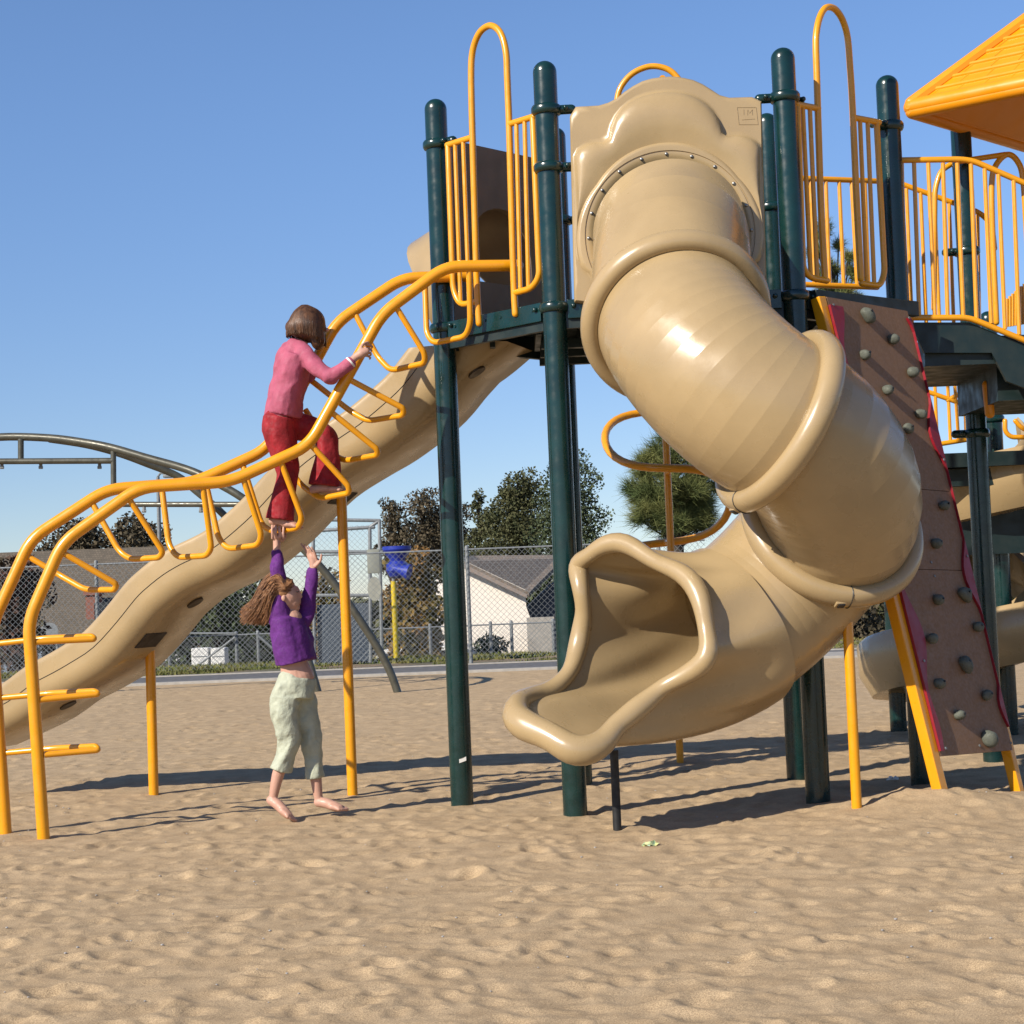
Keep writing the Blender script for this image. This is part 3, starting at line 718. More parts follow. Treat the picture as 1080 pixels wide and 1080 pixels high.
obj('entrance_panel', bm, M['tan_shaded'], WSl, angle=30)
# hood: arched shell outside the panel
bm = NB(); rows = []
for j in range(9):
    t = j/8; L = .06+.52*t; row = []
    for k in range(25):
        a = -.95+(PI+1.9)*k/24; rr = (.36-.04*t)*(1-.06*max(0,t-.6)); cut = 1.0-.45*max(0,1-math.sin(max(0,min(PI,a))))*t
        c = pAE(.5,3.08-.10*t)+ (nAE*.6+sd*.4).normalized()*(L*cut)
        sdv = (E-A).normalized()
        row.append(c+sdv*(-math.cos(a)*rr)+V(0,0,1)*math.sin(a)*rr*1.1)
    rows.append(row)
vo = [[bm.verts.new(p) for p in r] for r in rows]
vi = [[bm.verts.new(p+(pAE(.5,3.05)-p).normalized()*.02) for p in r] for r in rows]
for vv in (vo,vi):
    for j in range(8):
        for k in range(24): bm.faces.new((vv[j][k],vv[j][k+1],vv[j+1][k+1],vv[j+1][k]))
for k in range(24): bm.faces.new((vo[8][k],vo[8][k+1],vi[8][k+1],vi[8][k]))
for j in range(8):
    for k in (0,24): bm.faces.new((vo[j][k],vo[j+1][k],vi[j+1][k],vi[j][k]))
bmesh.ops.recalc_face_normals(bm, faces=bm.faces); oh = obj('entrance_hood', bm, [M['tan'],M['tan_shaded']], WSl, angle=50)
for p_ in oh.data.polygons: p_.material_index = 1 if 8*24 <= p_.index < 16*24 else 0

# ------------------------------------------------------------------ loop ladder (arched climber)
LD = thing('arched_ladder', V(-1.2,9.3,0), 'arched yellow pipe climber with hanging loop rungs rising to the deck', 'climber')
ny = lambda x: 9.02+.40*(x-46)/500; fy = lambda x: 9.29+.42*(x-5)/495
nearp = [(46,884),(38,760),(30,652),(57,594),(70,569),(145,515),(245,507),(318,476),(388,366),(404,326),(470,281),(546,280)]
nearp = [(50,960),(46,884),(30,655),(66,572),(147,514),(243,508),(326,470),(403,331),(470,281),(546,280)]
farp = [(10,955),(6,878),(-9,660),(33,568),(113,516),(205,509),(282,474),(355,340),(425,293),(500,291)]
bm = NB(); tube(bm, fillet([W(x,y,ny(x)) for x,y in nearp], .09, 5), .0325, 16, round_cap=True); obj('side_rail', bm, M['yellow'], LD)
bm = NB(); tube(bm, fillet([W(x,y,fy(x)) for x,y in farp], .09, 5), .0325, 16, round_cap=True); obj('side_rail', bm, M['yellow'], LD)
rungs = [
 [(47,796),(104,791),(101,787),(60,789),(6,794)],
 [(42,738),(104,732),(100,729),(55,731),(1,736)],
 [(38,677),(100,674),(97,671),(50,673),(-5,679)],
 [(68,584),(123,616),(121,622),(90,622),(62,606),(30,587)],
 [(136,526),(172,582),(168,588),(138,590),(126,582),(97,530)],
 [(214,512),(223,578),(218,586),(187,588),(178,575),(171,516)],
 [(257,506),(276,565),(272,575),(240,579),(230,567),(217,508)],
 [(297,489),(319,547),(314,557),(288,561),(276,554),(256,490)],
 [(327,468),(368,513),(368,520),(338,526),(318,512),(286,470)],
 [(346,432),(398,474),(398,480),(364,486),(352,480),(322,432),],
 [(366,399),(426,431),(425,438),(388,444),(370,434),(329,402)],
 [(416,321),(448,373),(448,383),(412,391),(398,376),(372,326)],
 [(495,283),(496,342),(491,355),(457,362),(450,352),(448,294)]]
for R_ in rungs:
    n = len(R_); x0,x1 = R_[0][0],R_[-1][0]; ya,yb = ny(x0),fy(x1); pts = []; tot = 0; ls = [0]
    for i in range(1,n): tot += math.dist(R_[i],R_[i-1]); ls.append(tot)
    for (x,y),l in zip(R_,ls):
        t = l/tot
        t = 0 if t < .30 and 0 else t
        t = min(1,max(0,(t-.25)/.5)) if True else t
        pts.append(W(x,y,ya+(yb-ya)*t))
    bm = NB(); tube(bm, fillet(pts, .045, 5), .0165, 12); obj('rung', bm, M['yellow'], LD)

# ------------------------------------------------------------------ climbing wall
CW = thing('climbing_wall', V(2.3,9.1,0), 'leaning brown climbing board with grey rock holds, wavy red edges and yellow side beams', 'climbing wall')
def solve(px,py,Y): return W(px,py,Y)
tl = W(872,313,9.10); trp = W(957,328,9.56); bl = W(992,797.5,8.88); br = W(1068,791,9.30)
ex = ((trp-tl)+(br-bl)).normalized(); ey = ((bl-tl)+(br-trp)).normalized(); en = ex.cross(ey).normalized()
if en.y > 0: en = -en
def onw(s,t,o=0): return tl.lerp(trp,s).lerp(bl.lerp(br,s),t)+en*o
def onpx(px,py,o=0):                      # place on the board under a bearing
    d = ray(px,py); k = (tl-CAM).dot(en)/d.dot(en); return CAM+d*k+en*o
for t0,t1 in ((0,.42),(.4215,.60),(.6015,1)):
    bm = NB(); prism(bm, [onw(0,t0),onw(1,t0),onw(1,t1),onw(0,t1)], -en*.022); obj('board', bm, M['brownwall'], CW, smooth=False)
# red wavy edge panels, both sides
for side in (0,1):
    bm = NB(); pts = []
    s0 = -.015 if side == 0 else .997
    N_ = 60; a = []; b = []
    for i in range(N_+1):
        t = .02+.93*i/N_ if side else .02+.97*i/N_
        if side == 0: env = .035+.12*(.5+.5*math.sin(t*2*PI*4.1+1.2))*(1 if t < .85 else max(0,(1-t)/.15)) 
        else: env = .003+.11*max(0,math.sin(t*2*PI*3.1+2.2))**1.3*(1 if t < .88 else max(0,(.95-t)/.07))
        a.append(onw(s0,t,.002)); b.append(onw(s0+(env if side == 0 else -env),t,.002))
    prism(bm, a+b[::-1], en*.016); obj('red_edge', bm, M['red'], CW, smooth=False)
for (a,b,c) in ((-.085,0,0),(1.0,1,1)):
    bm = NB(); sc = -.052 if c == 0 else 1.028; ofs = -.030 if c == 0 else -.042
    top_ = onw(sc,.0 if c == 0 else .012,ofs); bot_ = onw(sc,1.075,ofs); dd = (bot_-top_).normalized(); bot_ = bot_+dd*.25
    mid = (top_+bot_)/2; u_ = dd; v_ = (ex-dd*ex.dot(dd)).normalized(); w_ = u_.cross(v_); rot = Matrix((v_,w_,u_)).transposed()
    box(bm, mid, (.058 if c == 0 else .042,.06,(bot_-top_).length), rot, .006); obj('side_beam', bm, M['yellow'], CW, smooth=False)
bm = NB(); q0,q1 = W(857,307,9.12),W(966,333,9.66); dq = q1-q0; dq.z = 0
box(bm, (q0+q1)/2+V(0,0,0), (dq.length,.05,.085), Matrix.Rotation(math.atan2(dq.y,dq.x),3,'Z'), .006); obj('top_beam', bm, M['dark'], CW, smooth=False)
hol = [(911,331,1),(939,358,0),(910,374,0),(960,393,0),(934,412,0),(968,437,0),(993,533,0),(985,573,0),(987,633,0),(1014,626,1),(979,674,0),(1028,661,0),(1014,699,1),(988,720,0),(1038,733,0),(1009,754,0),(1039,777,1),(955,452,0)]
for i,(x,y,k) in enumerate(hol):
    c = onpx(x,y,.018); bm = NB(); r = .031 if k == 0 else .038
    sphere(bm, c, r, (1,1,.8), sub=4)
    for v in bm.verts:
        q = v.co-c; dn = noise.noise(q*22+V(i*3.1,0,0)); v.co = c+q*(1+.35*dn)+ (ey*.035*max(0,q.dot(ey)/r)*(1 if k else .25)+ex*.018*max(0,q.dot(ey)/r)*(1 if k else 0))
        if (v.co-c).dot(en) < -.018: v.co += en*(-.018-(v.co-c).dot(en))
    h = obj('hold', bm, M['hold'], CW, angle=60)
    bm = NB(); tube(bm, [c+en*r*.85,c+en*(r+.004)], .006, 8); obj('bolt', bm, M['blackpole'], h)
for s,t in ((.02,.02),(.96,.02),(.05,.985),(.95,.985),(.55,.985),(.5,.585),(.5,.615),(.97,.35),(.97,.57),(.05,.8)):
    c = onw(s,t,.002 if 0 else .019 if s<.06 or s>.94 else .001); bm = NB(); tube(bm, [c,c+en*.004], .007, 8); obj('bolt', bm, M['galv'], CW)

# ------------------------------------------------------------------ corkscrew climber
cb = V(1.02,11.35,0); cb = V(WZ(712,800,0).x,11.35,0)
CK = thing('corkscrew_climber', cb, 'orange corkscrew pipe climber around a pole behind the spiral tube slide', 'climber')
c705 = W(704,500,11.35)
bm = NB(); tube(bm, [V(c705.x,11.35,-.3),V(c705.x,11.35,4.0)], .024, 14)
tube(bm, fillet([V(c705.x,11.35,3.97),V(c705.x,11.35,4.15),V(c705.x,10.9,4.28),V(c705.x,10.5,4.28)],.15,6), .02, 10); obj('pole', bm, M['yellow'], CK)
pts = []; zc = W(639,465,11.35).z; zr = W(767,532,11.35).z; drop = (zc-zr)/PI
for k in range(-70,100):
    a = k*PI/18; z = zc-(a+.42*math.sin(2*a))*drop
    if .3 < z < 2.7: pts.append(V(c705.x-.40*math.cos(a), 11.35-.40*math.sin(a), z))
bm = NB(); tube(bm, pts, .026, 12, round_cap=True)
obj('helix_pipe', bm, M['yellow'], CK)
for k in range(0,4):
    z = zc-(PI/2+k*PI)*drop; s = -1 if k%2==0 else 1
    bm = NB(); tube(bm, [V(c705.x,11.35,z),V(c705.x,11.35+s*.40,z)], .016, 8); obj('brace', bm, M['yellow'], CK)

# ------------------------------------------------------------------ back spiral slide
BS = thing('open_spiral_slide', V(3.55,13.0,0), 'tan open spiral slide behind the climbing board, partly hidden by dark posts', 'slide')
bc = V(3.72,13.35,0)
bm = NB(); rows = []; cs2 = [(.28,.30),(.25,.33),(.22,.30),(.24,.10),(.32,.02),(.60,.0),(.92,.04),(1.0,.14),(1.02,.34),(1.06,.37),(1.10,.33),(1.09,.10),(1.0,-.06),(.6,-.10),(.3,-.08)]
for k in range(70):
    a = math.radians(-200+k*8.4); z = .28+ .0256*k
    c = V(math.cos(a),math.sin(a),0)
    rows.append([bm.verts.new(bc+c*r+V(0,0,z+h)) for r,h in cs2])
nc = len(cs2)
for i in range(69):
    for j in range(nc): bm.faces.new((rows[i][j],rows[i][(j+1)%nc],rows[i+1][(j+1)%nc],rows[i+1][j]))
bm.faces.new(rows[0]); bm.faces.new(rows[-1][::-1]); bmesh.ops.recalc_face_normals(bm, faces=bm.faces)
obj('slide_bed', bm, M['tan'], BS, angle=50)
bm = NB(); tube(bm, [V(bc.x,bc.y,-.3),V(bc.x,bc.y,2.6)], .07, 20); obj('centre_post', bm, M['green'], BS)

# ------------------------------------------------------------------ girls
def limb(bm, pts, rs, seg=14, flat=False):
    P = catmull(pts, 5); n = len(pts); R = []
    for i in range(len(P)):
        t = i/(len(P)-1)*(n-1); k = min(int(t),n-2); R.append(rs[k]+(rs[k+1]-rs[k])*(t-k))
    tube(bm, P, R, seg, round_cap=not flat)
def hand(bm, wrist, knuck, tips, rr=.0085, palm=.020, thumb=None):
    wrist, knuck = Vector(wrist), Vector(knuck)
    ax_ = (knuck-wrist).normalized(); 
    return ax_
# -- girl climbing, pink shirt
Y1 = 9.40
def g(x,y,Y=Y1): return W(x,y,Y)
bm = NB()
limb(bm, [g(313,372),g(317,362),g(321,354)], [.045,.034,.034])
sphere(bm, g(325,344), .082, (1.0,.86,1.12)); sphere(bm, g(331,349), .055, (1,.9,1.1)); sphere(bm, g(345,348), .012)  # head and nose
sphere(bm, g(327,350,9.32), .016,(1,.5,1.4))
limb(bm, [g(318,375,9.33),g(334,390,9.27),g(349,398,9.21)], [.030,.030,.028])
limb(bm, [g(349,398,9.21),g(362,388,9.19),g(376,376,9.20)], [.028,.025,.018])
limb(bm, [g(374,377,9.20),g(381,373,9.20),g(386,371,9.205)], [.018,.025,.022])
for i in range(4):                       # fingers round the near rail
    dx,dy = 1.3*i*.6, 3.9*i
    c = (384.5+dx*-.9, 364+dy)
    yr = ny(387)
    limb(bm, [g(c[0],c[1],yr-.055),g(c[0]+4.5,c[1]-.5,yr-.052),g(c[0]+8,c[1]+1.5,yr-.018),g(c[0]+7.5,c[1]+3,yr+.018)], [.0072,.0072,.0068,.0056], 8)
limb(bm, [g(380,368,9.2),g(383,363,9.21),g(388,361,9.24)], [.010,.009,.007], 8)
limb(bm, [g(310,374,9.50),g(318,392,9.54),g(326,398,9.55)], [.034,.03,.025]); limb(bm, [g(326,398,9.55),g(331,392,9.54),g(334,386,9.53)], [.024,.019,.020])
for i in range(4): limb(bm, [g(332,383+i*3,9.50),g(336,382+i*3,9.505),g(338,383+i*3,9.55)], [.008,.008,.0065], 8)
limb(bm, [g(315,375),g(306,400),g(299,440)], [.08,.085,.09])
limb(bm, [g(296,447,9.36),g(302,490,9.35),g(297,545,9.34)], [.075,.050,.030]); limb(bm, [g(303,447,9.44),g(343,458,9.45),g(350,512,9.44)], [.075,.05,.030])
def foot(bm, heel, toe, Yf, dirn=V(1,0,0), up=V(0,0,1), r=.026):
    h,t = Vector(heel),Vector(toe); a = (t-h); m_ = h.lerp(t,.55)
    limb(bm, [h,h.lerp(t,.3)+up*.006,h.lerp(t,.68),h.lerp(t,.86)], [r*.98,r*1.05,r*.98,r*.75])
    sv = a.normalized().cross(up).normalized()
    limb(bm, [h.lerp(t,.6)+sv*.016,h.lerp(t,.85)+sv*.016],[r*.7,r*.55]); limb(bm, [h.lerp(t,.6)-sv*.016,h.lerp(t,.85)-sv*.014],[r*.75,r*.6])
    for k,(o,l) in enumerate(((-.022,1.06),(-.010,1.04),(.002,1.0),(.013,.96),(.023,.90))):
        limb(bm, [h.lerp(t,.80)+sv*o,h.lerp(t,l)+sv*o*1.1-up*.004], [.013 if k==0 else .0105,.012 if k==0 else .0095], 8)
foot(bm, g(288,549,9.34), g(315,555,9.32), 9.33); foot(bm, g(331,516,9.44), g(362,516,9.42), 9.42)
P1G = fused('person', bm, .0046, M['skin'], it=2)
P1G.name = 'person'; tag(P1G, 'girl in pink long-sleeved top and red trousers climbing the arched ladder', 'person')
bm = NB()
limb(bm, [g(314,369),g(310,379),g(306,400),g(301,420),g(299,441)], [.078,.100,.100,.099,.106], 20, True)
limb(bm, [g(311,372,9.47),g(308,400,9.45),g(301,438,9.45)], [.066,.080,.086], 16, True)
limb(bm, [g(314,374,9.34),g(306,400,9.35),g(298,438,9.36)], [.066,.080,.086], 16, True)
limb(bm, [g(311,368,9.38),g(320,372,9.34),g(334,388,9.27),g(350,398,9.21)], [.060,.053,.046,.040], 16)
limb(bm, [g(348,398,9.21),g(360,390,9.19),g(369,383,9.195)], [.041,.036,.033], 16)
limb(bm, [g(306,370,9.46),g(316,388,9.53),g(326,397,9.55),g(330,393,9.55)], [.055,.046,.038,.03], 14)
for v in bm.verts:
    v.co += V(0,0,0)+V(.010,.010,.0)*noise.noise(v.co*16)+V(.004,.004,.004)*noise.noise(v.co*38)
sh = fused('shirt', bm, .007, M['pink'], P1G, it=2)
bm = NB()
c = g(369.5,382.5,9.195); a_ = (g(376,376,9.2)-g(360,390,9.19)).normalized(); tube(bm, [c-a_*.004,c+a_*.006], .0345, 18); obj('cuff', bm, M['trimwhite'], sh)
bm = NB()
limb(bm, [g(300,431),g(297,446)], [.098,.098], 20)
limb(bm, [g(294,440,9.34),g(293,452,9.34),g(300,478,9.345),g(303,500,9.345),g(298,525,9.34),g(295,548,9.34)], [.088,.090,.074,.060,.066,.076], 20, True)
limb(bm, [g(299,438,9.45),g(312,449,9.45),g(328,452,9.45),g(342,458,9.45)], [.085,.080,.070,.058], 18)
limb(bm, [g(341,456,9.45),g(345,475,9.45),g(345,495,9.45),g(343,513,9.445)], [.060,.066,.076,.086], 20, True)
for v in bm.verts:
    v.co += V(.014,.014,.0)*noise.noise(Vector((v.co.x*20,v.co.y*20,v.co.z*9)))
fused('trousers', bm, .007, M['redcord'], P1G, it=2)
# bob hair: shell of locks over the head
def strands(bm, roots, n, r0=.006, r1=.0035, seg=5):
    for pts in roots: 
        P = catmull(pts, 4); m_ = len(P); tube(bm, P, [r0+(r1-r0)*i/(m_-1) for i in range(m_)], seg, round_cap=False)
bm = NB(); hc = g(324,341); sphere(bm, hc, .095, (1.06,.98,1.0), sub=3); sphere(bm, g(326,347), .090, (1.06,.95,.86), sub=3); sphere(bm, g(335,357,9.37), .052, (.8,.8,1.25), sub=3)
sphere(bm, g(312,345), .060, (1,1,.8), sub=3)
hr = fused('hair', bm, .009, M['hair_dark'], P1G, it=3)
bm = NB(); rr = random.Random(3); ls = []
crown = hc+V(-.01,0,.098)
for i in range(1500):
    a = rr.uniform(0,2*PI); d = V(math.cos(a),math.sin(a),0); 
    front = max(0,d.x); low = -.048-.028*rr.random()+(-.062*front)
    p = [crown+d*.02, hc+d*.070+V(0,0,.065), hc+d*.104+V(0,0,.005), hc+d*(.104+.006*rr.random())+V(-.004,0,-.032-.02*front), hc+d*(.098+.008*rr.random())+V(-.012+.018*front,0,low)]
    if d.x > .55 and abs(d.y) < .5: continue
    ls.append(p)
strands(bm, ls, 0, .0026, .0012, 4); obj('locks', bm, M['hair_dark'], hr, angle=None)

# -- girl hanging, purple sweater
Y2 = 9.36
def g(x,y,Y=Y2): return W(x,y,Y)
bm = NB()
hc = g(301,629); limb(bm, [g(303,655),g(303,640)], [.04,.036])
sphere(bm, hc, .078, (1.02,.90,1.05)); sphere(bm, g(307,634), .054, (1.0,.95,1.0)); sphere(bm, g(305,640), .040, (1.2,1,.8))
limb(bm, [g(313,620),g(317.2,629)], [.010,.0105], 8); sphere(bm, g(313,641), .018, (1,1.3,.8)); sphere(bm, g(315,636), .0105, (1,1.6,.8)); sphere(bm, g(299,631,9.285), .013, (1,.5,1.3))
# arm up to rung
limb(bm, [g(296,645,9.32),g(293,612,9.33),g(292,580,9.345)], [.036,.029,.021]); limb(bm, [g(292,582,9.345),g(292,571,9.35),g(293,566,9.35)], [.020,.021,.021])
for i in range(4): limb(bm, [g(287.2+i*3.9,567+abs(i-1.4)*.6,9.328),g(287+i*4,559,9.318),g(287.3+i*4,553.3,9.342),g(287.5+i*4,556,9.372)], [.0072,.0072,.0068,.0058], 8)
limb(bm, [g(298,570,9.36),g(301,564,9.385),g(297,559,9.39)], [.010,.009,.007], 8)
limb(bm, [g(319,655,9.42),g(326,632,9.42),g(330,603,9.42)], [.022,.026,.021]); limb(bm, [g(330,604,9.42),g(330.5,594,9.42),g(330,587,9.42)], [.019,.022,.024])
for i in range(4): limb(bm, [g(326.5+i*2.5,591,9.425-.006*i),g(322.5+i*3.1,581+i*.6,9.425-.012*i),g(317.5+i*3.6,573.5+i*1.2,9.425-.016*i)], [.0085,.0072,.0056], 8)
limb(bm, [g(333,597,9.40),g(338,591,9.39),g(339,585,9.385)], [.0105,.0085,.0065], 8)
limb(bm, [g(306,655),g(309,690),g(312,715)], [.070,.074,.078], 18); limb(bm, [g(310,700),g(317,714)], [.072,.074],18)
limb(bm, [g(302,735,9.33),g(304,780,9.32),g(293,818,9.32),g(288,842,9.33)], [.055,.038,.033,.022]); limb(bm, [g(317,735,9.41),g(328,780,9.42),g(333,820,9.42),g(336,843,9.42)], [.05,.036,.032,.022])
foot(bm, g(286,844,9.33), g(308,863,9.27), 9.3, up=V(.5,0,.8), r=.027); foot(bm, g(336,846,9.42), g(362,853,9.37), 9.4, r=.027)
P2G = fused('person', bm, .0044, M['skin'], it=2)
tag(P2G, 'barefoot girl in purple sweater and pale green trousers hanging from a ladder rung', 'person')
for dx,dy,yy,rx,mm in ((314.0,624.0,9.318,.0065,'eye'),(315.6,637.2,9.35,.008,'lip')):
    bm = NB(); sphere(bm, g(dx,dy,yy), rx, (1,1,.7), sub=2); obj('eye' if mm == 'eye' else 'lips', bm, M[mm], P2G)
bm = NB()
limb(bm, [g(304,646),g(303.5,650),g(304,656),g(304,664),g(308,680),g(312,698)], [.036,.066,.088,.099,.103,.106], 22, True)
limb(bm, [g(298,652,9.32),g(302,675,9.32),g(307,699,9.33)], [.06,.082,.088], 18, True); limb(bm, [g(313,655,9.42),g(315,675,9.42),g(317,697,9.41)], [.06,.078,.082], 18, True)
limb(bm, [g(297,655,9.33),g(294,628,9.325),g(293,605,9.33),g(292.5,585,9.345)], [.062,.043,.037,.035], 16)
limb(bm, [g(313,660,9.41),g(323,650,9.42),g(326,632,9.42),g(330,603,9.42)], [.055,.046,.039,.032], 16)
for v in bm.verts: v.co += V(.012,.012,0)*noise.noise(v.co*15)+V(.004,.004,.004)*noise.noise(v.co*40)
fused('sweater', bm, .007, M['purple'], P2G, it=2)
bm = NB()
limb(bm, [g(313,714),g(311,735)], [.096,.106], 22, True); limb(bm, [g(306,720,9.34),g(301,740,9.33)],[.075,.088],18)
limb(bm, [g(301,735,9.32),g(300,752,9.32),g(305,778,9.32),g(301,795,9.32),g(296,813,9.32)], [.082,.078,.060,.054,.058], 20, True)
limb(bm, [g(317,735,9.42),g(322,755,9.42),g(328,782,9.42),g(330,800,9.42),g(332,821,9.42)], [.078,.070,.056,.051,.055], 20, True)
for v in bm.verts: v.co += V(.016,.016,0)*noise.noise(Vector((v.co.x*18,v.co.y*18,v.co.z*12)))+V(.006,.006,.004)*noise.noise(v.co*45)
tr = fused('trousers', bm, .0065, M['sage'], P2G, it=1)
bm = NB(); sphere(bm, g(296.5,624), .081, (1.0,1.0,1.0), sub=3); sphere(bm, g(288,632), .06, (1.2,.9,.8), sub=3); limb(bm, [g(298,622),g(284,630),g(270,640),g(260,648)], [.075,.062,.045,.022], 14); limb(bm, [g(298,632),g(286,642),g(276,650),g(270,655)], [.055,.050,.036,.018], 14)
hr = fused('hair', bm, .009, M['hair_red'], P2G, it=3)
bm = NB(); ls = []
for i in range(1700):
    a = rr.uniform(0,2*PI); q = rr.random()**.5
    oy = math.cos(a)*.075*q; oz = math.sin(a)*.075*q
    st = g(298,624)+V(0.0+.02*rr.random(),oy,oz+.015)
    en_ = g(253+rr.random()**.7*30, 641+rr.random()*17+ (oz*-40), Y2)+V(0,oy*1.2,0)
    mid_ = st.lerp(en_,.4)+V(-.02,oy*.35,.035+oz*.3)
    ls.append([g(309,616)+V(.01*math.cos(a*3)-abs(oy)*.25,oy*1.15,oz*.35-abs(oy)*.35), g(302,616)+V(0,oy*1.25,oz*.4+.005-abs(oy)*.35), st+V(-.03,oy*.2,oz*.2+.02), mid_, st.lerp(en_,.75)+V(0,oy*.2,.012), en_])
strands(bm, ls, 0, .0024, .0009, 4); obj('locks', bm, M['hair_red'], hr, angle=None)

# ------------------------------------------------------------------ background: grey arch swing frame
AR = thing('arch_frame', V(-4.2,21.6,0), 'weathered grey arched pipe swing frame standing in the sand behind the slides', 'swing frame')
ya = 21.4
bm = NB(); tube(bm, catmull([W(-230,700,22.2),W(-170,560,22.2),W(-100,497,22.1),W(-40,468,22.0),W(0,461,22.0),W(52,462,21.9),W(91,467,21.8),W(119,472.6,21.7),W(155,483,21.6),W(194,494,21.5),W(220,505,21.4),W(257,526,21.3),W(300,560,21.3),W(345,606,21.3),W(385,662,21.3),W(410,705,21.3),W(424,745,21.3)],5), .05, 14); obj('arch_pipe', bm, M['greypipe'], AR)
bm = NB(); tube(bm, catmull([W(52,463,22.1),W(91,469,22.1),W(125,478,22.2),W(155,489,22.3),W(187,502,22.4),W(207,518,22.4),W(237,544,22.4),W(270,585,22.4),W(300,630,22.4),W(322,685,22.4),W(340,745,22.4)],5), .047, 14); obj('arch_pipe', bm, M['greypipe'], AR)
bm = NB(); tube(bm, [W(-80,487,21.8),W(119,486,21.7)], .038, 12); tube(bm, [W(22,463,21.9),W(22,484,21.9)], .038, 12); tube(bm, [W(119.5,473,21.7),W(119.8,515,21.7)], .036, 12); obj('cross_bar', bm, M['greypipe'], AR)
bm = NB(); tube(bm, [W(125,532,21.9),W(255,532,21.4)], .034, 12); obj('cross_bar', bm, M['greypipe'], AR)
for x,y in ((2,491),(43,491),(105,491),(152,537),(212,537)):
    bm = NB(); tube(bm, [W(x,y-6,21.8),W(x,y+3,21.8)], .022, 8); tube(bm, [W(x-2,y+2,21.8),W(x+2,y+2,21.8)], .02, 8); obj('swing_hanger', bm, M['galv'], AR)

# ------------------------------------------------------------------ fences
def chainlink(name, x0, x1, Y, zb, zt, step, posts, label, rail_=True, wr=.0026, frames_=()):
    t = thing(name, V((x0+x1)/2,Y,zb), label, 'fence')
    bm = NB(); h = zt-zb; x = x0-h
    def bar(a,b,r=.0024):
        d = (b-a).normalized(); s = d.cross(V(0,1,0)).normalized()
        y_ = V(0,r,0); q = [bm.verts.new(p+o) for p in (a,b) for o in (s*r-y_,s*r+y_,-s*r+y_,-s*r-y_)]
        for i in range(4): bm.faces.new((q[i],q[(i+1)%4],q[4+(i+1)%4],q[4+i]))
    n = int((x1-x0+h)/step)
    for i in range(n):
        xa = x0-h+i*step
        a = V(xa,Y,zb); b = V(xa+h,Y,zt)
        if a.x < x0: a = V(x0,Y,zb+(x0-xa))
        if b.x > x1: b = V(x1,Y,zt-(xa+h-x1))
        if b.x > a.x: bar(a,b)
        a = V(xa,Y+.004,zt); b = V(xa+h,Y+.004,zb)
        if a.x < x0: a = V(x0,Y+.004,zt-(x0-xa))
        if b.x > x1: b = V(x1,Y+.004,zb+(xa+h-x1))
        if b.x > a.x: bar(a,b)
    obj('wire_mesh', bm, M['wire'], t, smooth=False)
    for xp in posts:
        bm = NB(); tube(bm, [V(xp,Y+.04,zb-.3),V(xp,Y+.04,zt+.03)], .033, 12, round_cap=True); obj('fence_post', bm, M['galv'], t)
    if rail_:
        bm = NB(); tube(bm, [V(x0,Y+.03,zt-.01),V(x1,Y+.03,zt-.01)], .015, 8); obj('top_rail', bm, M['galv'], t)
    return t
FY = 28.95
f1 = W(493,600,FY).x
chainlink('chain_link_fence', -13.5, 3.2, FY, .1, 1.93, .098, [f1-12.4,f1-9.3,f1-6.2,f1-3.1+.0,f1,f1+3.2], 'tall grey chain-link fence along the far side of the sand')
y4 = 34.0
zb4 = W(300,704,y4).z; zt4 = W(300,667,y4).z
t4 = chainlink('low_chain_link_fence', -12, 3.5, y4, zb4-.1, zt4, .09, [W(x,680,y4).x for x in (178,249,272,345,454,518,540,584,60,110)], 'low chain-link fence with gates behind the grass strip')
for a,b in (((178,668),(249,668)),((207,703),(248,672)),((272,670),(310,703)),((486,690),(510,705))):
    bm = NB(); tube(bm, [W(*a,y4-.05),W(*b,y4-.05)], .02, 8); obj('gate_brace', bm, M['galv'], t4)
# backstop
BK = thing('backstop', W(365,690,31.5), 'tall chain-link ball backstop with blue-grey slats in its lower half', 'backstop')
yb = 31.5
fm = [((330,548),(400,549)),((330,560),(394,556)),((332,700),(330,548)),((391,698),(390,556)),((403,698),(400,549)),((400,549),(390,556)),((330,628),(392,628)),((398,672),(470,669)),((362,698),(362,556)),((330,582),(403,582))]
bm = NB()
for a,b in fm[:7]+fm[8:]: tube(bm, [W(*a,yb),W(*b,yb)], .032, 8, round_cap=True)
obj('frame', bm, M['galv'], BK)
bm = NB(); a = W(330,556,yb+.05); b = W(402,698,yb+.05); st = .10
def bar2(bm,a,b,r=.0028):
    d = (b-a).normalized(); s = d.cross(V(0,1,0)).normalized(); q = [bm.verts.new(p+o) for p in (a,b) for o in (s*r,V(0,-r,0)-s*r*.5,V(0,r,0)-s*r*.5)]
    for i in range(3): bm.faces.new((q[i],q[(i+1)%3],q[3+(i+1)%3],q[3+i]))
wd = b.x-a.x; hh = a.z-b.z
for i in range(int((wd+hh)/st)):
    o = -hh+i*st
    p0 = max(0,-o); p1 = min(hh,wd-o)
    if p1 > p0:
        bar2(bm, V(a.x+o+p0,yb,b.z+p0), V(a.x+o+p1,yb,b.z+p1)); bar2(bm, V(a.x+o+p0,yb+.01,a.z-p0), V(a.x+o+p1,yb+.01,a.z-p1))
obj('wire_mesh', bm, M['wire'], BK, smooth=False)
bm = NB(); a = W(334,638,yb+.08); b = W(391,697,yb+.08); box(bm, (a+b)/2, (b.x-a.x,.02,a.z-b.z)); obj('privacy_slats', bm, M['slat'], BK, smooth=False)
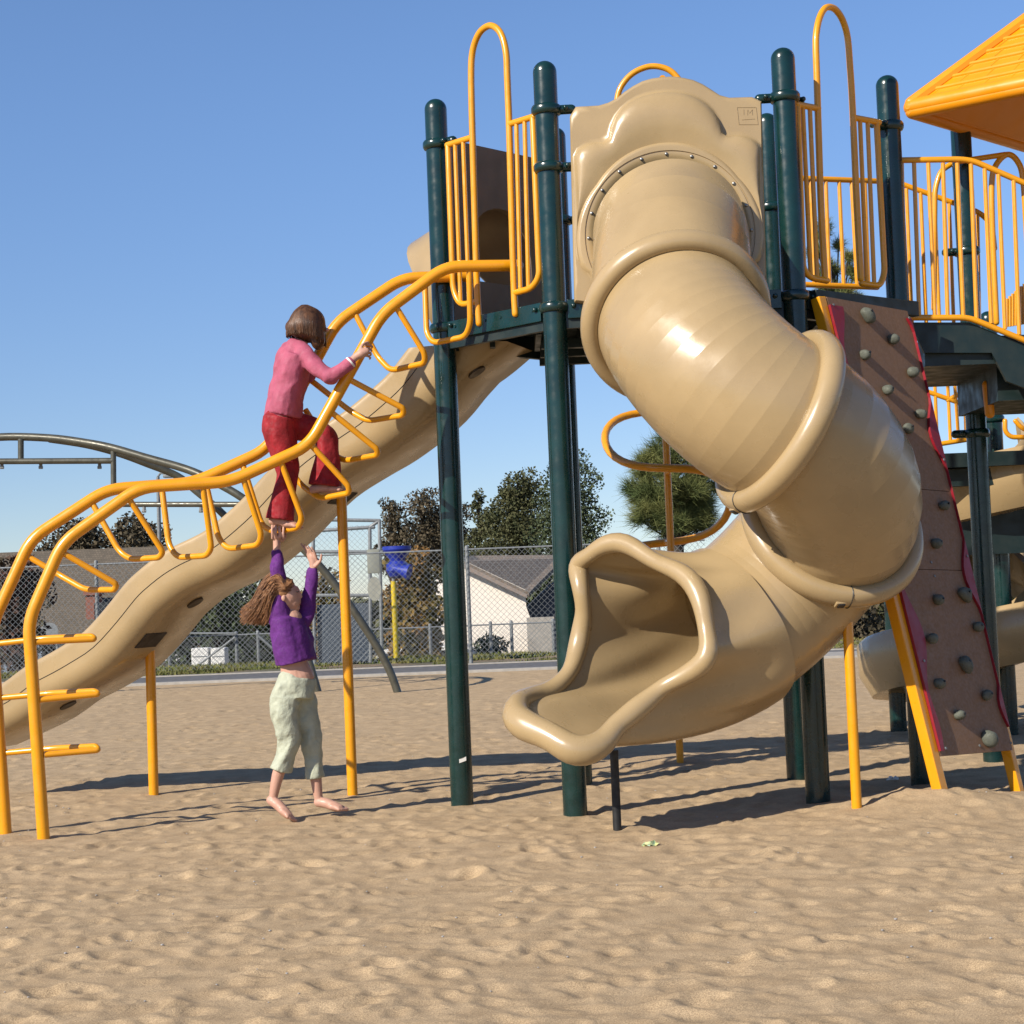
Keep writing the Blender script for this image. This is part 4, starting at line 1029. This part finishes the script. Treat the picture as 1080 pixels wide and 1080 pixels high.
# funnel ball game post
FB = thing('funnel_ball_post', W(418,690,30.0), 'blue plastic funnel ball target on a yellow pole behind the fence', 'ball game post')
bm = NB(); tube(bm, [W(418,694,30),W(415,613,30)], .048, 14); obj('pole', bm, M['yellow2'], FB)
bm = NB(); tube(bm, [W(415,614,30),W(415,603,30)], .03, 12); obj('collar', bm, M['galv'], FB)
bm = NB(); c = W(419,592,30); 
pr = [(.22,.24),(.25,.26),(.25,.20),(.20,.12),(.14,.05),(.13,.0),(.19,-.05),(.20,-.16),(.14,-.26),(.06,-.30)]
tube(bm, [c+V(0,0,z) for r,z in pr], [r for r,z in pr], 20); obj('funnel', bm, M['bluep'], FB, angle=30)
bm = NB(); tube(bm, [c+V(-.05,-.2,-.12),c+V(.22,-.28,-.2)], [.05,.14], 16); obj('spout', bm, M['bluep'], FB)
bm = NB(); c = W(395,621,30.2)
tube(bm, [c+V(-.0,-.03,0),c+V(0,.03,0)], .12, 24)
for v in bm.verts: v.co.z = c.z+(v.co.z-c.z)*1.75; 
obj('target_disc', bm, mat('pale_disc',(.45,.45,.38),.7), FB, angle=40)
bm = NB(); box(bm, W(394,592,30.2), (.22,.06,.42), bevel=.02); obj('target_plate', bm, mat('pale_plate',(.35,.36,.30),.7), FB)

# ------------------------------------------------------------------ houses, boxes, cars
def shingle_mat(name, c1, c2, sc):
    m = bpy.data.materials.new(name); m.use_nodes = True; nt = m.node_tree; N = nt.nodes; L = nt.links; b = N['Principled BSDF']
    tc = N.new('ShaderNodeTexCoord'); mp = N.new('ShaderNodeMapping'); mp.inputs['Rotation'].default_value = (math.radians(90),0,0); L.new(tc.outputs['Object'], mp.inputs[0])
    br_ = N.new('ShaderNodeTexBrick'); br_.inputs['Scale'].default_value = sc; br_.inputs['Color1'].default_value = (*c1,1); br_.inputs['Color2'].default_value = (*c2,1); br_.inputs['Mortar'].default_value = (c1[0]*.5,c1[1]*.5,c1[2]*.5,1)
    br_.inputs['Mortar Size'].default_value = .03; br_.inputs['Row Height'].default_value = .3; br_.inputs['Brick Width'].default_value = .4; br_.inputs['Bias'].default_value = -.1
    L.new(mp.outputs[0], br_.inputs[0]); L.new(br_.outputs[0], b.inputs['Base Color']); b.inputs['Roughness'].default_value = .9; return m
M['shingle'] = shingle_mat('brown_shingles', (.125,.10,.072), (.08,.066,.048), 5.2)
M['shingle2'] = shingle_mat('tan_shingles', (.21,.165,.125), (.14,.112,.088), 4.4)
# left house
yh = 46.0
HS = thing('house', W(90,700,yh), 'low house with a broad brown shingle roof and brick chimney behind the fence at left', 'house')
a,b = W(-60,583,yh+4),W(178,578,yh+4); c_,d_ = W(215,692,yh),W(-110,700,yh); c_.z = d_.z = (c_.z+d_.z)/2; a.z = b.z = (a.z+b.z)/2
bm = NB(); prism(bm, [d_,c_,b,a], V(0,.08,-.14)); b2,a2 = V(c_.x,yh+8,c_.z),V(d_.x,yh+8,c_.z); prism(bm, [a,b,b2,a2], V(0,-.08,-.14)); obj('roof', bm, M['shingle'], HS, smooth=False)
bm = NB(); box(bm, V((c_.x+d_.x)/2,yh+4,c_.z-1.4), (c_.x-d_.x-.8,7.0,2.7)); obj('wall', bm, M['stucco'], HS, smooth=False)
bm = NB(); box(bm, V((c_.x+d_.x)/2,yh-.04,c_.z-.07), (c_.x-d_.x,.1,.18)); obj('gutter', bm, M['white'], HS, smooth=False)
bm = NB(); p0 = W(103,625,yh+1); p1 = W(96,680,yh+1); box(bm, V(W(94,650,yh+1).x,yh+1.6,(p0.z+p1.z)/2), (.34,.5,p0.z-p1.z)); box(bm, V(W(94,650,yh+1).x,yh+1.6,p0.z), (.44,.6,.12)); obj('chimney', bm, M['brick'], HS, smooth=False)
bm = NB(); p0 = W(115,655,yh+.5); box(bm, p0, (.75,.1,1.0)); obj('window', bm, M['glass'], HS, smooth=False)
bm = NB(); c = W(53,666,yh-.3); 
pr = [(.02,0),(.14,-.02),(.22,-.06),(.24,-.10)]; tube(bm, [c+V(0,-z*-1,0) for r,z in pr], [r for r,z in pr], 18); tube(bm, [c,c+V(0,.3,-.35)], .025, 8); obj('satellite_dish', bm, M['galv'], HS)
# cream gable house
HW = thing('house', W(530,700,44), 'cream stucco gabled house with a tan shingle roof behind the fence', 'house')
yg = 42.0
gp = [(460,700),(460,612),(472,590),(489,591),(554,622),(555,640),(575,695),(585,705),(580,720),(460,720)]
bm = NB(); prism(bm, [W(x,y,yg) for x,y in gp][::-1], V(0,7,0)); obj('wall', bm, M['stucco'], HW, smooth=False)
bm = NB(); prism(bm, [W(481,588,yg-.3),W(558,625,yg-.3),W(598,585,yg+7),W(500,586,yg+7)], V(0,0,-.10)); obj('roof', bm, M['shingle2'], HW, smooth=False)
bm = NB(); prism(bm, [W(479,590,yg-.32),W(556,627,yg-.32),W(556,631,yg-.32),W(479,595,yg-.32)], V(0,.06,0)); obj('fascia', bm, M['trimgrey'], HW, smooth=False)
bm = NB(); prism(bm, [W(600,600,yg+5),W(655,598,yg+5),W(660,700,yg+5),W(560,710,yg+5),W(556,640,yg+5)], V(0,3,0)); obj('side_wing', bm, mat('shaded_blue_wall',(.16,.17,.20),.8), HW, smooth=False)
bm = NB(); box(bm, W(571,680,yg-.9), (.65,.3,1.3)); obj('utility_cabinet', bm, M['concrete'], HW, smooth=False)
# white boxes and cars
for x0,x1,la in ((201,219.5,'white utility cabinet behind the low gate, left of two'),(221.5,237,'white utility cabinet behind the low gate, right of two')):
    a,b = W(x0,684,35.4),W(x1,706,35.4); bm = NB(); box(bm, (a+b)/2+V(0,.3,0), (b.x-a.x,.5,a.z-b.z), bevel=.015)
    bx = obj('utility_cabinet', bm, M['white'], None, smooth=False); bx.name = 'utility_cabinet'; tag(bx, la, 'cabinet', 'white utility cabinets')
    bm = NB(); box(bm, V((a.x+b.x)/2,35.4+.3-.256,(a.z+b.z)/2+.05), ((b.x-a.x)*.86,.012,.012)); obj('lid_seam', bm, M['galv'], bx, smooth=False)
def car(name, c, label, body_m, W_=1.8, L_=4.4, Hh=1.45):
    t = thing(name, c, label, 'car'); bm = NB()
    side = [(-2.2,.35),(-2.2,.75),(-1.5,.95),(-.9,1.42),(.9,1.45),(1.6,1.0),(2.2,.9),(2.25,.4)]
    prism(bm, [c+V(x,-.85,z) for x,z in side], V(0,1.7,0)); obj('body', bm, body_m, t, smooth=False)
    gl = [(-1.35,.97),(-.85,1.34),(.05,1.36),(.05,.97)]; g2_ = [(.15,.97),(.15,1.36),(.8,1.36),(1.35,1.0)]
    for q in (gl,g2_): bm = NB(); prism(bm, [c+V(x,-.862,z) for x,z in q], V(0,.01,0)); obj('window', bm, M['glass'], t, smooth=False)
    for x in (-1.4,1.4):
        for y in (-.86,.7): bm = NB(); tube(bm, [c+V(x,y,.33),c+V(x,y+.2,.33)], .33, 20); obj('wheel', bm, M['blackpole'], t)
cz = W(455,681,41).z
car('parked_car', V(W(452,685,40.5).x,39.6,W(452,681,39.6).z-1.45), 'white car whose roof shows over the grass bank beside the cream house', M['white'])
car('parked_car', V(W(48,690,41).x,41,W(60,672,41).z-1.45), 'pale blue car in front of the brown shingle roof at left', mat('pale_blue_paint',(.35,.42,.52),.3))
# street light
SLp = thing('street_light', W(167,640,60), 'thin grey street light pole beyond the left house', 'street light')
bm = NB(); tube(bm, [V(W(168,600,60).x,60,-2.6),W(166.5,503,60)], [.10,.06], 10); obj('pole', bm, M['galv'], SLp)
bm = NB(); tube(bm, catmull([W(166.5,503,60),W(170,499,60),W(178,501,59.5)],4), .04, 8); obj('arm', bm, M['galv'], SLp)
bm = NB(); box(bm, W(180,502,59.5), (.5,.25,.12), bevel=.04); obj('lamp_head', bm, M['galv'], SLp)

# ------------------------------------------------------------------ trees
def leaves(name, centers, radii, per, size, m, parent, seed, flat=.6):
    r = np.random.default_rng(seed); out = []
    for (c,R_) in zip(centers, radii):
        n = int(per*(R_[0]*R_[1]*R_[2])**(2/3)/(size*size)*.11)+30
        d = r.normal(size=(n,3)); d /= np.linalg.norm(d,axis=1)[:,None]; rad = r.uniform(.55,1.05,n)[:,None]
        p = np.array(c)+d*rad*np.array(R_)
        keep = noise_keep(p, seed, R_[0]); p = p[keep]; n = len(p)
        a = r.normal(size=(n,3)); a /= np.linalg.norm(a,axis=1)[:,None]; b = np.cross(a, r.normal(size=(n,3))); b /= np.linalg.norm(b,axis=1)[:,None]
        s = size*r.uniform(.6,1.4,(n,1))
        out.append(np.stack([p-a*s, p+b*s*flat, p+a*s, p-b*s*flat],1))
    co = np.concatenate(out); return tri_mesh(name, co, m, parent, 4)
def noise_keep(p, seed, R_):
    q = p/(R_*.5+.15); return (pn(q[:,0]+seed, q[:,2]*1.0+q[:,1]*.7, seed%50+30) > -.42)
def tree(name, px, pyb, pyt, wpx, Y, m, label, seed, group='trees beyond the fence', dens=1.0, leaf=.16, trunk=True, zb=None, shape='oval', ncl=None):
    b = W(px,pyb,Y); t = W(px,pyt,Y); zg = -2.6 if Y > 38 else -.1
    if zb is not None: zg = zb
    T = thing(name, V(b.x,Y,zg), label, 'tree', group); r = random.Random(seed)
    Ht_ = t.z-b.z; wd_ = W(px+wpx/2,pyb,Y).x-W(px-wpx/2,pyb,Y).x
    cen = []; rad = []; N_ = ncl or max(12,int(16+Ht_*3.0))
    for i in range(N_):
        f = (i+.5)/N_; z = b.z+Ht_*f
        w = wd_/2*1.12*(math.sin(PI*(f*.66+.20))**.6 if shape == 'oval' else (1.15-f)**.7)
        a = r.uniform(0,2*PI); q = r.uniform(.15,.75)*w
        s = max(.25,w*r.uniform(.5,.8))
        cen.append((b.x+math.cos(a)*q,Y+math.sin(a)*q,z-s*.3)); rad.append((s,s,s*r.uniform(.6,.95)))
    bm = NB(); lean = r.uniform(-.15,.15)
    top_ = V(b.x+lean,Y,b.z+Ht_*.75); base = V(b.x,Y,zg-.2)
    tube(bm, catmull([base, base.lerp(top_,.4)+V(r.uniform(-.1,.1),0,0), top_],4), [max(.05,.035*Ht_*(1-.8*k/8)) for k in range(9)], 10)
    obj('trunk', bm, M['bark'], T)
    bm = NB()
    for c,s in zip(cen,rad):
        p = V(*c); q = V(b.x+lean*.5,Y,max(zg+.5,c[2]-s[0]*1.3)); tube(bm, [q, q.lerp(p,.5)+V(0,0,.05), p], [.018*Ht_,.011*Ht_,.004*Ht_], 6)
    obj('limbs', bm, M['bark'], T)
    leaves('crown', cen, rad, 26*dens, leaf, m, T, seed)
    return T
def tr2(*a, **k): return tree(*a, **k)
tree('eucalyptus_tree',412,600,526,30,85,M['leaf_brown'],'slim brownish tree, leftmost of the skyline trees right of the backstop',11,leaf=.075)
tree('eucalyptus_tree',447,600,519,62,85,M['leaf_brown'],'rusty brown loose tree between the backstop and the left dark post',12,leaf=.075)
tree('eucalyptus_tree',480,600,530,48,88,M['leaf_brown'],'brownish skyline tree half hidden behind the left tall green post',19,leaf=.075)
tree('evergreen_tree',509,595,517,40,80,M['leaf_olive'],'narrow pointed olive green tree just right of the left tall post',13,leaf=.068,shape='cone')
tree('evergreen_tree',548,595,500,66,78,M['leaf_olive'],'tall broad olive tree above the cream house roof',14,leaf=.068,dens=1.3)
tree('eucalyptus_tree',606,610,480,70,72,M['leaf_dark'],'tallest dark tree with open branches behind the middle green post',15,leaf=.068,dens=.9)
tree('broadleaf_tree',572,645,588,40,52,M['leaf_dark'],'dark round garden tree shading the cream house side wall',16,leaf=.075,dens=1.3)
tree('eucalyptus_tree',86,606,552,76,95,M['leaf_brown'],'dark brownish tree over the left roof, left of two',17,leaf=.12)
tree('eucalyptus_tree',146,606,547,66,95,M['leaf_brown'],'dark brownish tree over the left roof, right of two',18,leaf=.12)
tree('evergreen_tree',236,705,600,60,40,M['leaf_dark'],'dark leafy tree seen under the wave slide, behind the white cabinets',20,leaf=.07,dens=1.0)
tree('evergreen_tree',272,700,590,54,42,M['leaf_dark'],'dark leafy tree behind the girl in purple',23,leaf=.07,dens=.8)
tree('evergreen_tree',196,700,640,34,41,M['leaf_dark'],'small dark tree low beneath the wave slide',24,leaf=.065,dens=.9)
tree('ivy_bush',441,715,578,60,37,M['leaf_autumn'],'tall orange and green ivy-covered bush behind the yellow ball post',21,leaf=.06,dens=2.2,group=None)
tree('garden_bush',350,720,600,50,40,M['leaf_autumn'],'brown and green bush behind the backstop',22,leaf=.07,dens=1.6,group=None)
tree('red_bush',20,700,588,60,36,M['leaf_red'],'dark red leafy tree behind the fence at the left edge',25,leaf=.065,dens=1.3,group=None)
tree('garden_bush',520,735,672,44,39,M['leaf_dark'],'small dark bush at the foot of the cream house',26,leaf=.06,dens=1.4,group=None)
tree('bare_bush',905,705,610,110,38,M['leaf_brown'],'brown scrubby bush beyond the right end of the pit',27,leaf=.06,dens=.6,group=None)
tree('garden_bush',700,712,612,120,40,M['leaf_olive'],'olive shrub far behind the corkscrew climber',28,leaf=.07,dens=1.6,group=None)
# pines with long needle tufts
def pine(px, pyc, rpx, pyb, Y, label, seed, rows=None, clusters=80):
    c = W(px,pyc,Y); R_ = W(px+rpx,pyc,Y).x-c.x; zb = W(px,pyb,Y).z; rz = c.z-zb if rows else R_*1.1
    T = thing('pine_tree', V(c.x,Y,-2.6 if Y > 38 else -.1), label, 'tree', 'pines beyond the sand'); r = np.random.default_rng(seed)
    bm = NB(); tube(bm, [V(c.x,Y,-2.8 if Y > 38 else -.3),V(c.x+.1,Y,c.z),V(c.x,Y,c.z+rz*.55)], [.16,.12,.03], 10); obj('trunk', bm, M['bark'], T)
    d = r.normal(size=(clusters,3)); d /= np.linalg.norm(d,axis=1)[:,None]; tips = np.array(c)+d*np.array([R_,R_,rz])*r.uniform(.45,.95,(clusters,1))
    bm = NB()
    for t in tips:
        q = V(*t); s = V(c.x,Y,q.z-.35*abs((q-c).length)-.1); tube(bm, catmull([s,s.lerp(q,.5)-V(0,0,.08),q],3), [.035]*3+[.02]*4, 5)
    obj('limbs', bm, M['bark'], T)
    out = []
    for t,dd in zip(tips,d):
        n = 420; v = r.normal(size=(n,3)); v /= np.linalg.norm(v,axis=1)[:,None]; v = v*.8+np.array([dd[0]*.7,dd[1]*.7,.5]); v /= np.linalg.norm(v,axis=1)[:,None]
        L_ = R_*r.uniform(.22,.42,(n,1)); o = np.array(t)+r.normal(0,R_*.07,(n,3)); w = np.cross(v,r.normal(size=(n,3))); w /= np.linalg.norm(w,axis=1)[:,None]
        out.append(np.stack([o-w*.0065,o+w*.0065,o+v*L_-np.array([0,0,.08])*L_],1))
    tri_mesh('crown', np.concatenate(out), M['needle'], T, 3); return T
pine(709,514,52,577,40,'bushy long-needled pine seen behind the corkscrew climber',41,clusters=95)
pine(886,400,34,585,42,'tall pine seen through the bars above the climbing board',42,rows=1,clusters=150)
# bare tree at the left edge
T = thing('bare_tree', V(W(4,640,37).x,37,-1.3), 'bare twiggy tree rising at the left edge beyond the fence', 'tree')
bm = NB(); r = random.Random(5)
def br_(p,d,L,rad,n):
    q = p+d*L; tube(bm, [p,p.lerp(q,.5)+V(r.uniform(-.03,.03),0,0),q], [rad,rad*.8,rad*.6], 5)
    if n: 
        for _ in range(3): br_(q,(d+V(r.uniform(-.7,.7),r.uniform(-.5,.5),r.uniform(-.1,.5))).normalized(),L*.72,rad*.6,n-1)
br_(V(W(-6,640,37).x,37,-1.3),V(.02,0,1),1.15,.05,5); obj('limbs', bm, M['bark'], T)
# distant tree belt closing the horizon
r = np.random.default_rng(9); n = 26000; X = r.uniform(-75,90,n); Yv = 118+r.uniform(-4,4,n); tz = 1.2+1.1*pn(X/9,X*0+.5,8)+.8*pn(X/3,X*0+2.5,9)
Z = -2.6+(tz+2.6)*r.uniform(0,1,n)**.7; p = np.stack([X,Yv,Z],-1); a = r.normal(size=(n,3)); a /= np.linalg.norm(a,axis=1)[:,None]; b = np.cross(a,r.normal(size=(n,3))); b /= np.linalg.norm(b,axis=1)[:,None]; s = .42
tag(tri_mesh('far_trees', np.stack([p-a*s,p+b*s*.7,p+a*s,p-b*s*.7],1), M['leaf_olive'], None, 4), 'distant belt of trees along the horizon', 'trees', kind='stuff')

# ------------------------------------------------------------------ litter
def scrap(name, px, py, label, cat, m, size, seed):
    c = WZ(px,py,0); c.z = gz(c.x,c.y)+.008; r = random.Random(seed); bm = NB(); sphere(bm, c, size, (1,.7,.4), sub=2)
    for v in bm.verts: v.co += V(r.uniform(-1,1),r.uniform(-1,1),r.uniform(-1,1))*size*.25
    o = obj(name, bm, m, None, smooth=False); tag(o, label, cat)
scrap('crumpled_paper',942,823,'crumpled white paper scrap in the shadow by the climbing board','paper scrap',M['white'],.035,1)
scrap('food_wrapper',686,891,'flattened green, yellow and white wrapper on the open sand','wrapper',mat('printed_wrapper',(.10,.45,.40),.4,scale=60,col2=(1.1,1.0,.35)),.035,2)
bm = NB()
for _ in range(170):
    y = random.uniform(5,13); x = random.uniform(-.3,.3)*y; z = gz(x,y); sphere(bm, V(x,y,z+.003), random.uniform(.003,.007), (1,1,.6), sub=1)
tag(obj('pebbles', bm, mat('pale_pebbles',(.55,.52,.48),.8)), 'tiny pale pebbles scattered over the sand', 'pebbles', kind='stuff')

# ------------------------------------------------------------------ light, sky, camera
dcf = V(.738,.675,0); print('CF', (Fp-C).normalized()); sun_to = V(-dcf.x*1.58,-dcf.y*1.58,1.0).normalized()
elev = math.asin(sun_to.z); az = math.atan2(sun_to.x, sun_to.y)      # measured from +Y towards +X
L_ = bpy.data.lights.new('sun','SUN'); L_.energy = 5.0; L_.angle = math.radians(.53); L_.color = (1,.92,.80)
so = bpy.data.objects.new('sun', L_); COL.objects.link(so); so.rotation_euler = sun_to.to_track_quat('Z','Y').to_euler()
w = bpy.data.worlds.new('World'); S.world = w; w.use_nodes = True; nt = w.node_tree
sk = nt.nodes.new('ShaderNodeTexSky'); sk.sky_type = 'NISHITA'; sk.sun_disc = False; sk.sun_elevation = elev; sk.sun_rotation = az
sk.air_density = 1.0; sk.dust_density = .1; sk.ozone_density = 2.6; sk.altitude = 1800
tc_ = nt.nodes.new('ShaderNodeTexCoord'); sx = nt.nodes.new('ShaderNodeSeparateXYZ'); nt.links.new(tc_.outputs['Generated'], sx.inputs[0])
rp_ = nt.nodes.new('ShaderNodeValToRGB'); rp_.color_ramp.interpolation = 'EASE'; e_ = rp_.color_ramp.elements
e_[0].position = 0; e_[0].color = (.66,.665,.74,1); e_[1].position = .36; e_[1].color = (.90,.995,1.12,1)
nt.links.new(sx.outputs[2], rp_.inputs[0])
tn = nt.nodes.new('ShaderNodeMix'); tn.data_type = 'RGBA'; tn.blend_type = 'MULTIPLY'; tn.inputs['Factor'].default_value = 1
nt.links.new(sk.outputs[0], tn.inputs[6]); nt.links.new(rp_.outputs[0], tn.inputs[7]); nt.links.new(tn.outputs[2], nt.nodes['Background'].inputs[0]); nt.nodes['Background'].inputs[1].default_value = .105
cd = bpy.data.cameras.new('camera'); co_ = bpy.data.objects.new('camera', cd); COL.objects.link(co_)
cd.sensor_fit = 'HORIZONTAL'; cd.sensor_width = 36; cd.lens = 36*F/1080; cd.clip_end = 4000; cd.clip_start = .05
Rm = Matrix((cr,cu,-fw)).transposed(); co_.matrix_world = Matrix.Translation(CAM) @ Rm.to_4x4()
S.camera = co_
S.view_settings.view_transform = 'Standard'; S.view_settings.look = 'None'; S.view_settings.exposure = .5; S.view_settings.gamma = 1
S.render.resolution_x = 1024; S.render.resolution_y = 1024
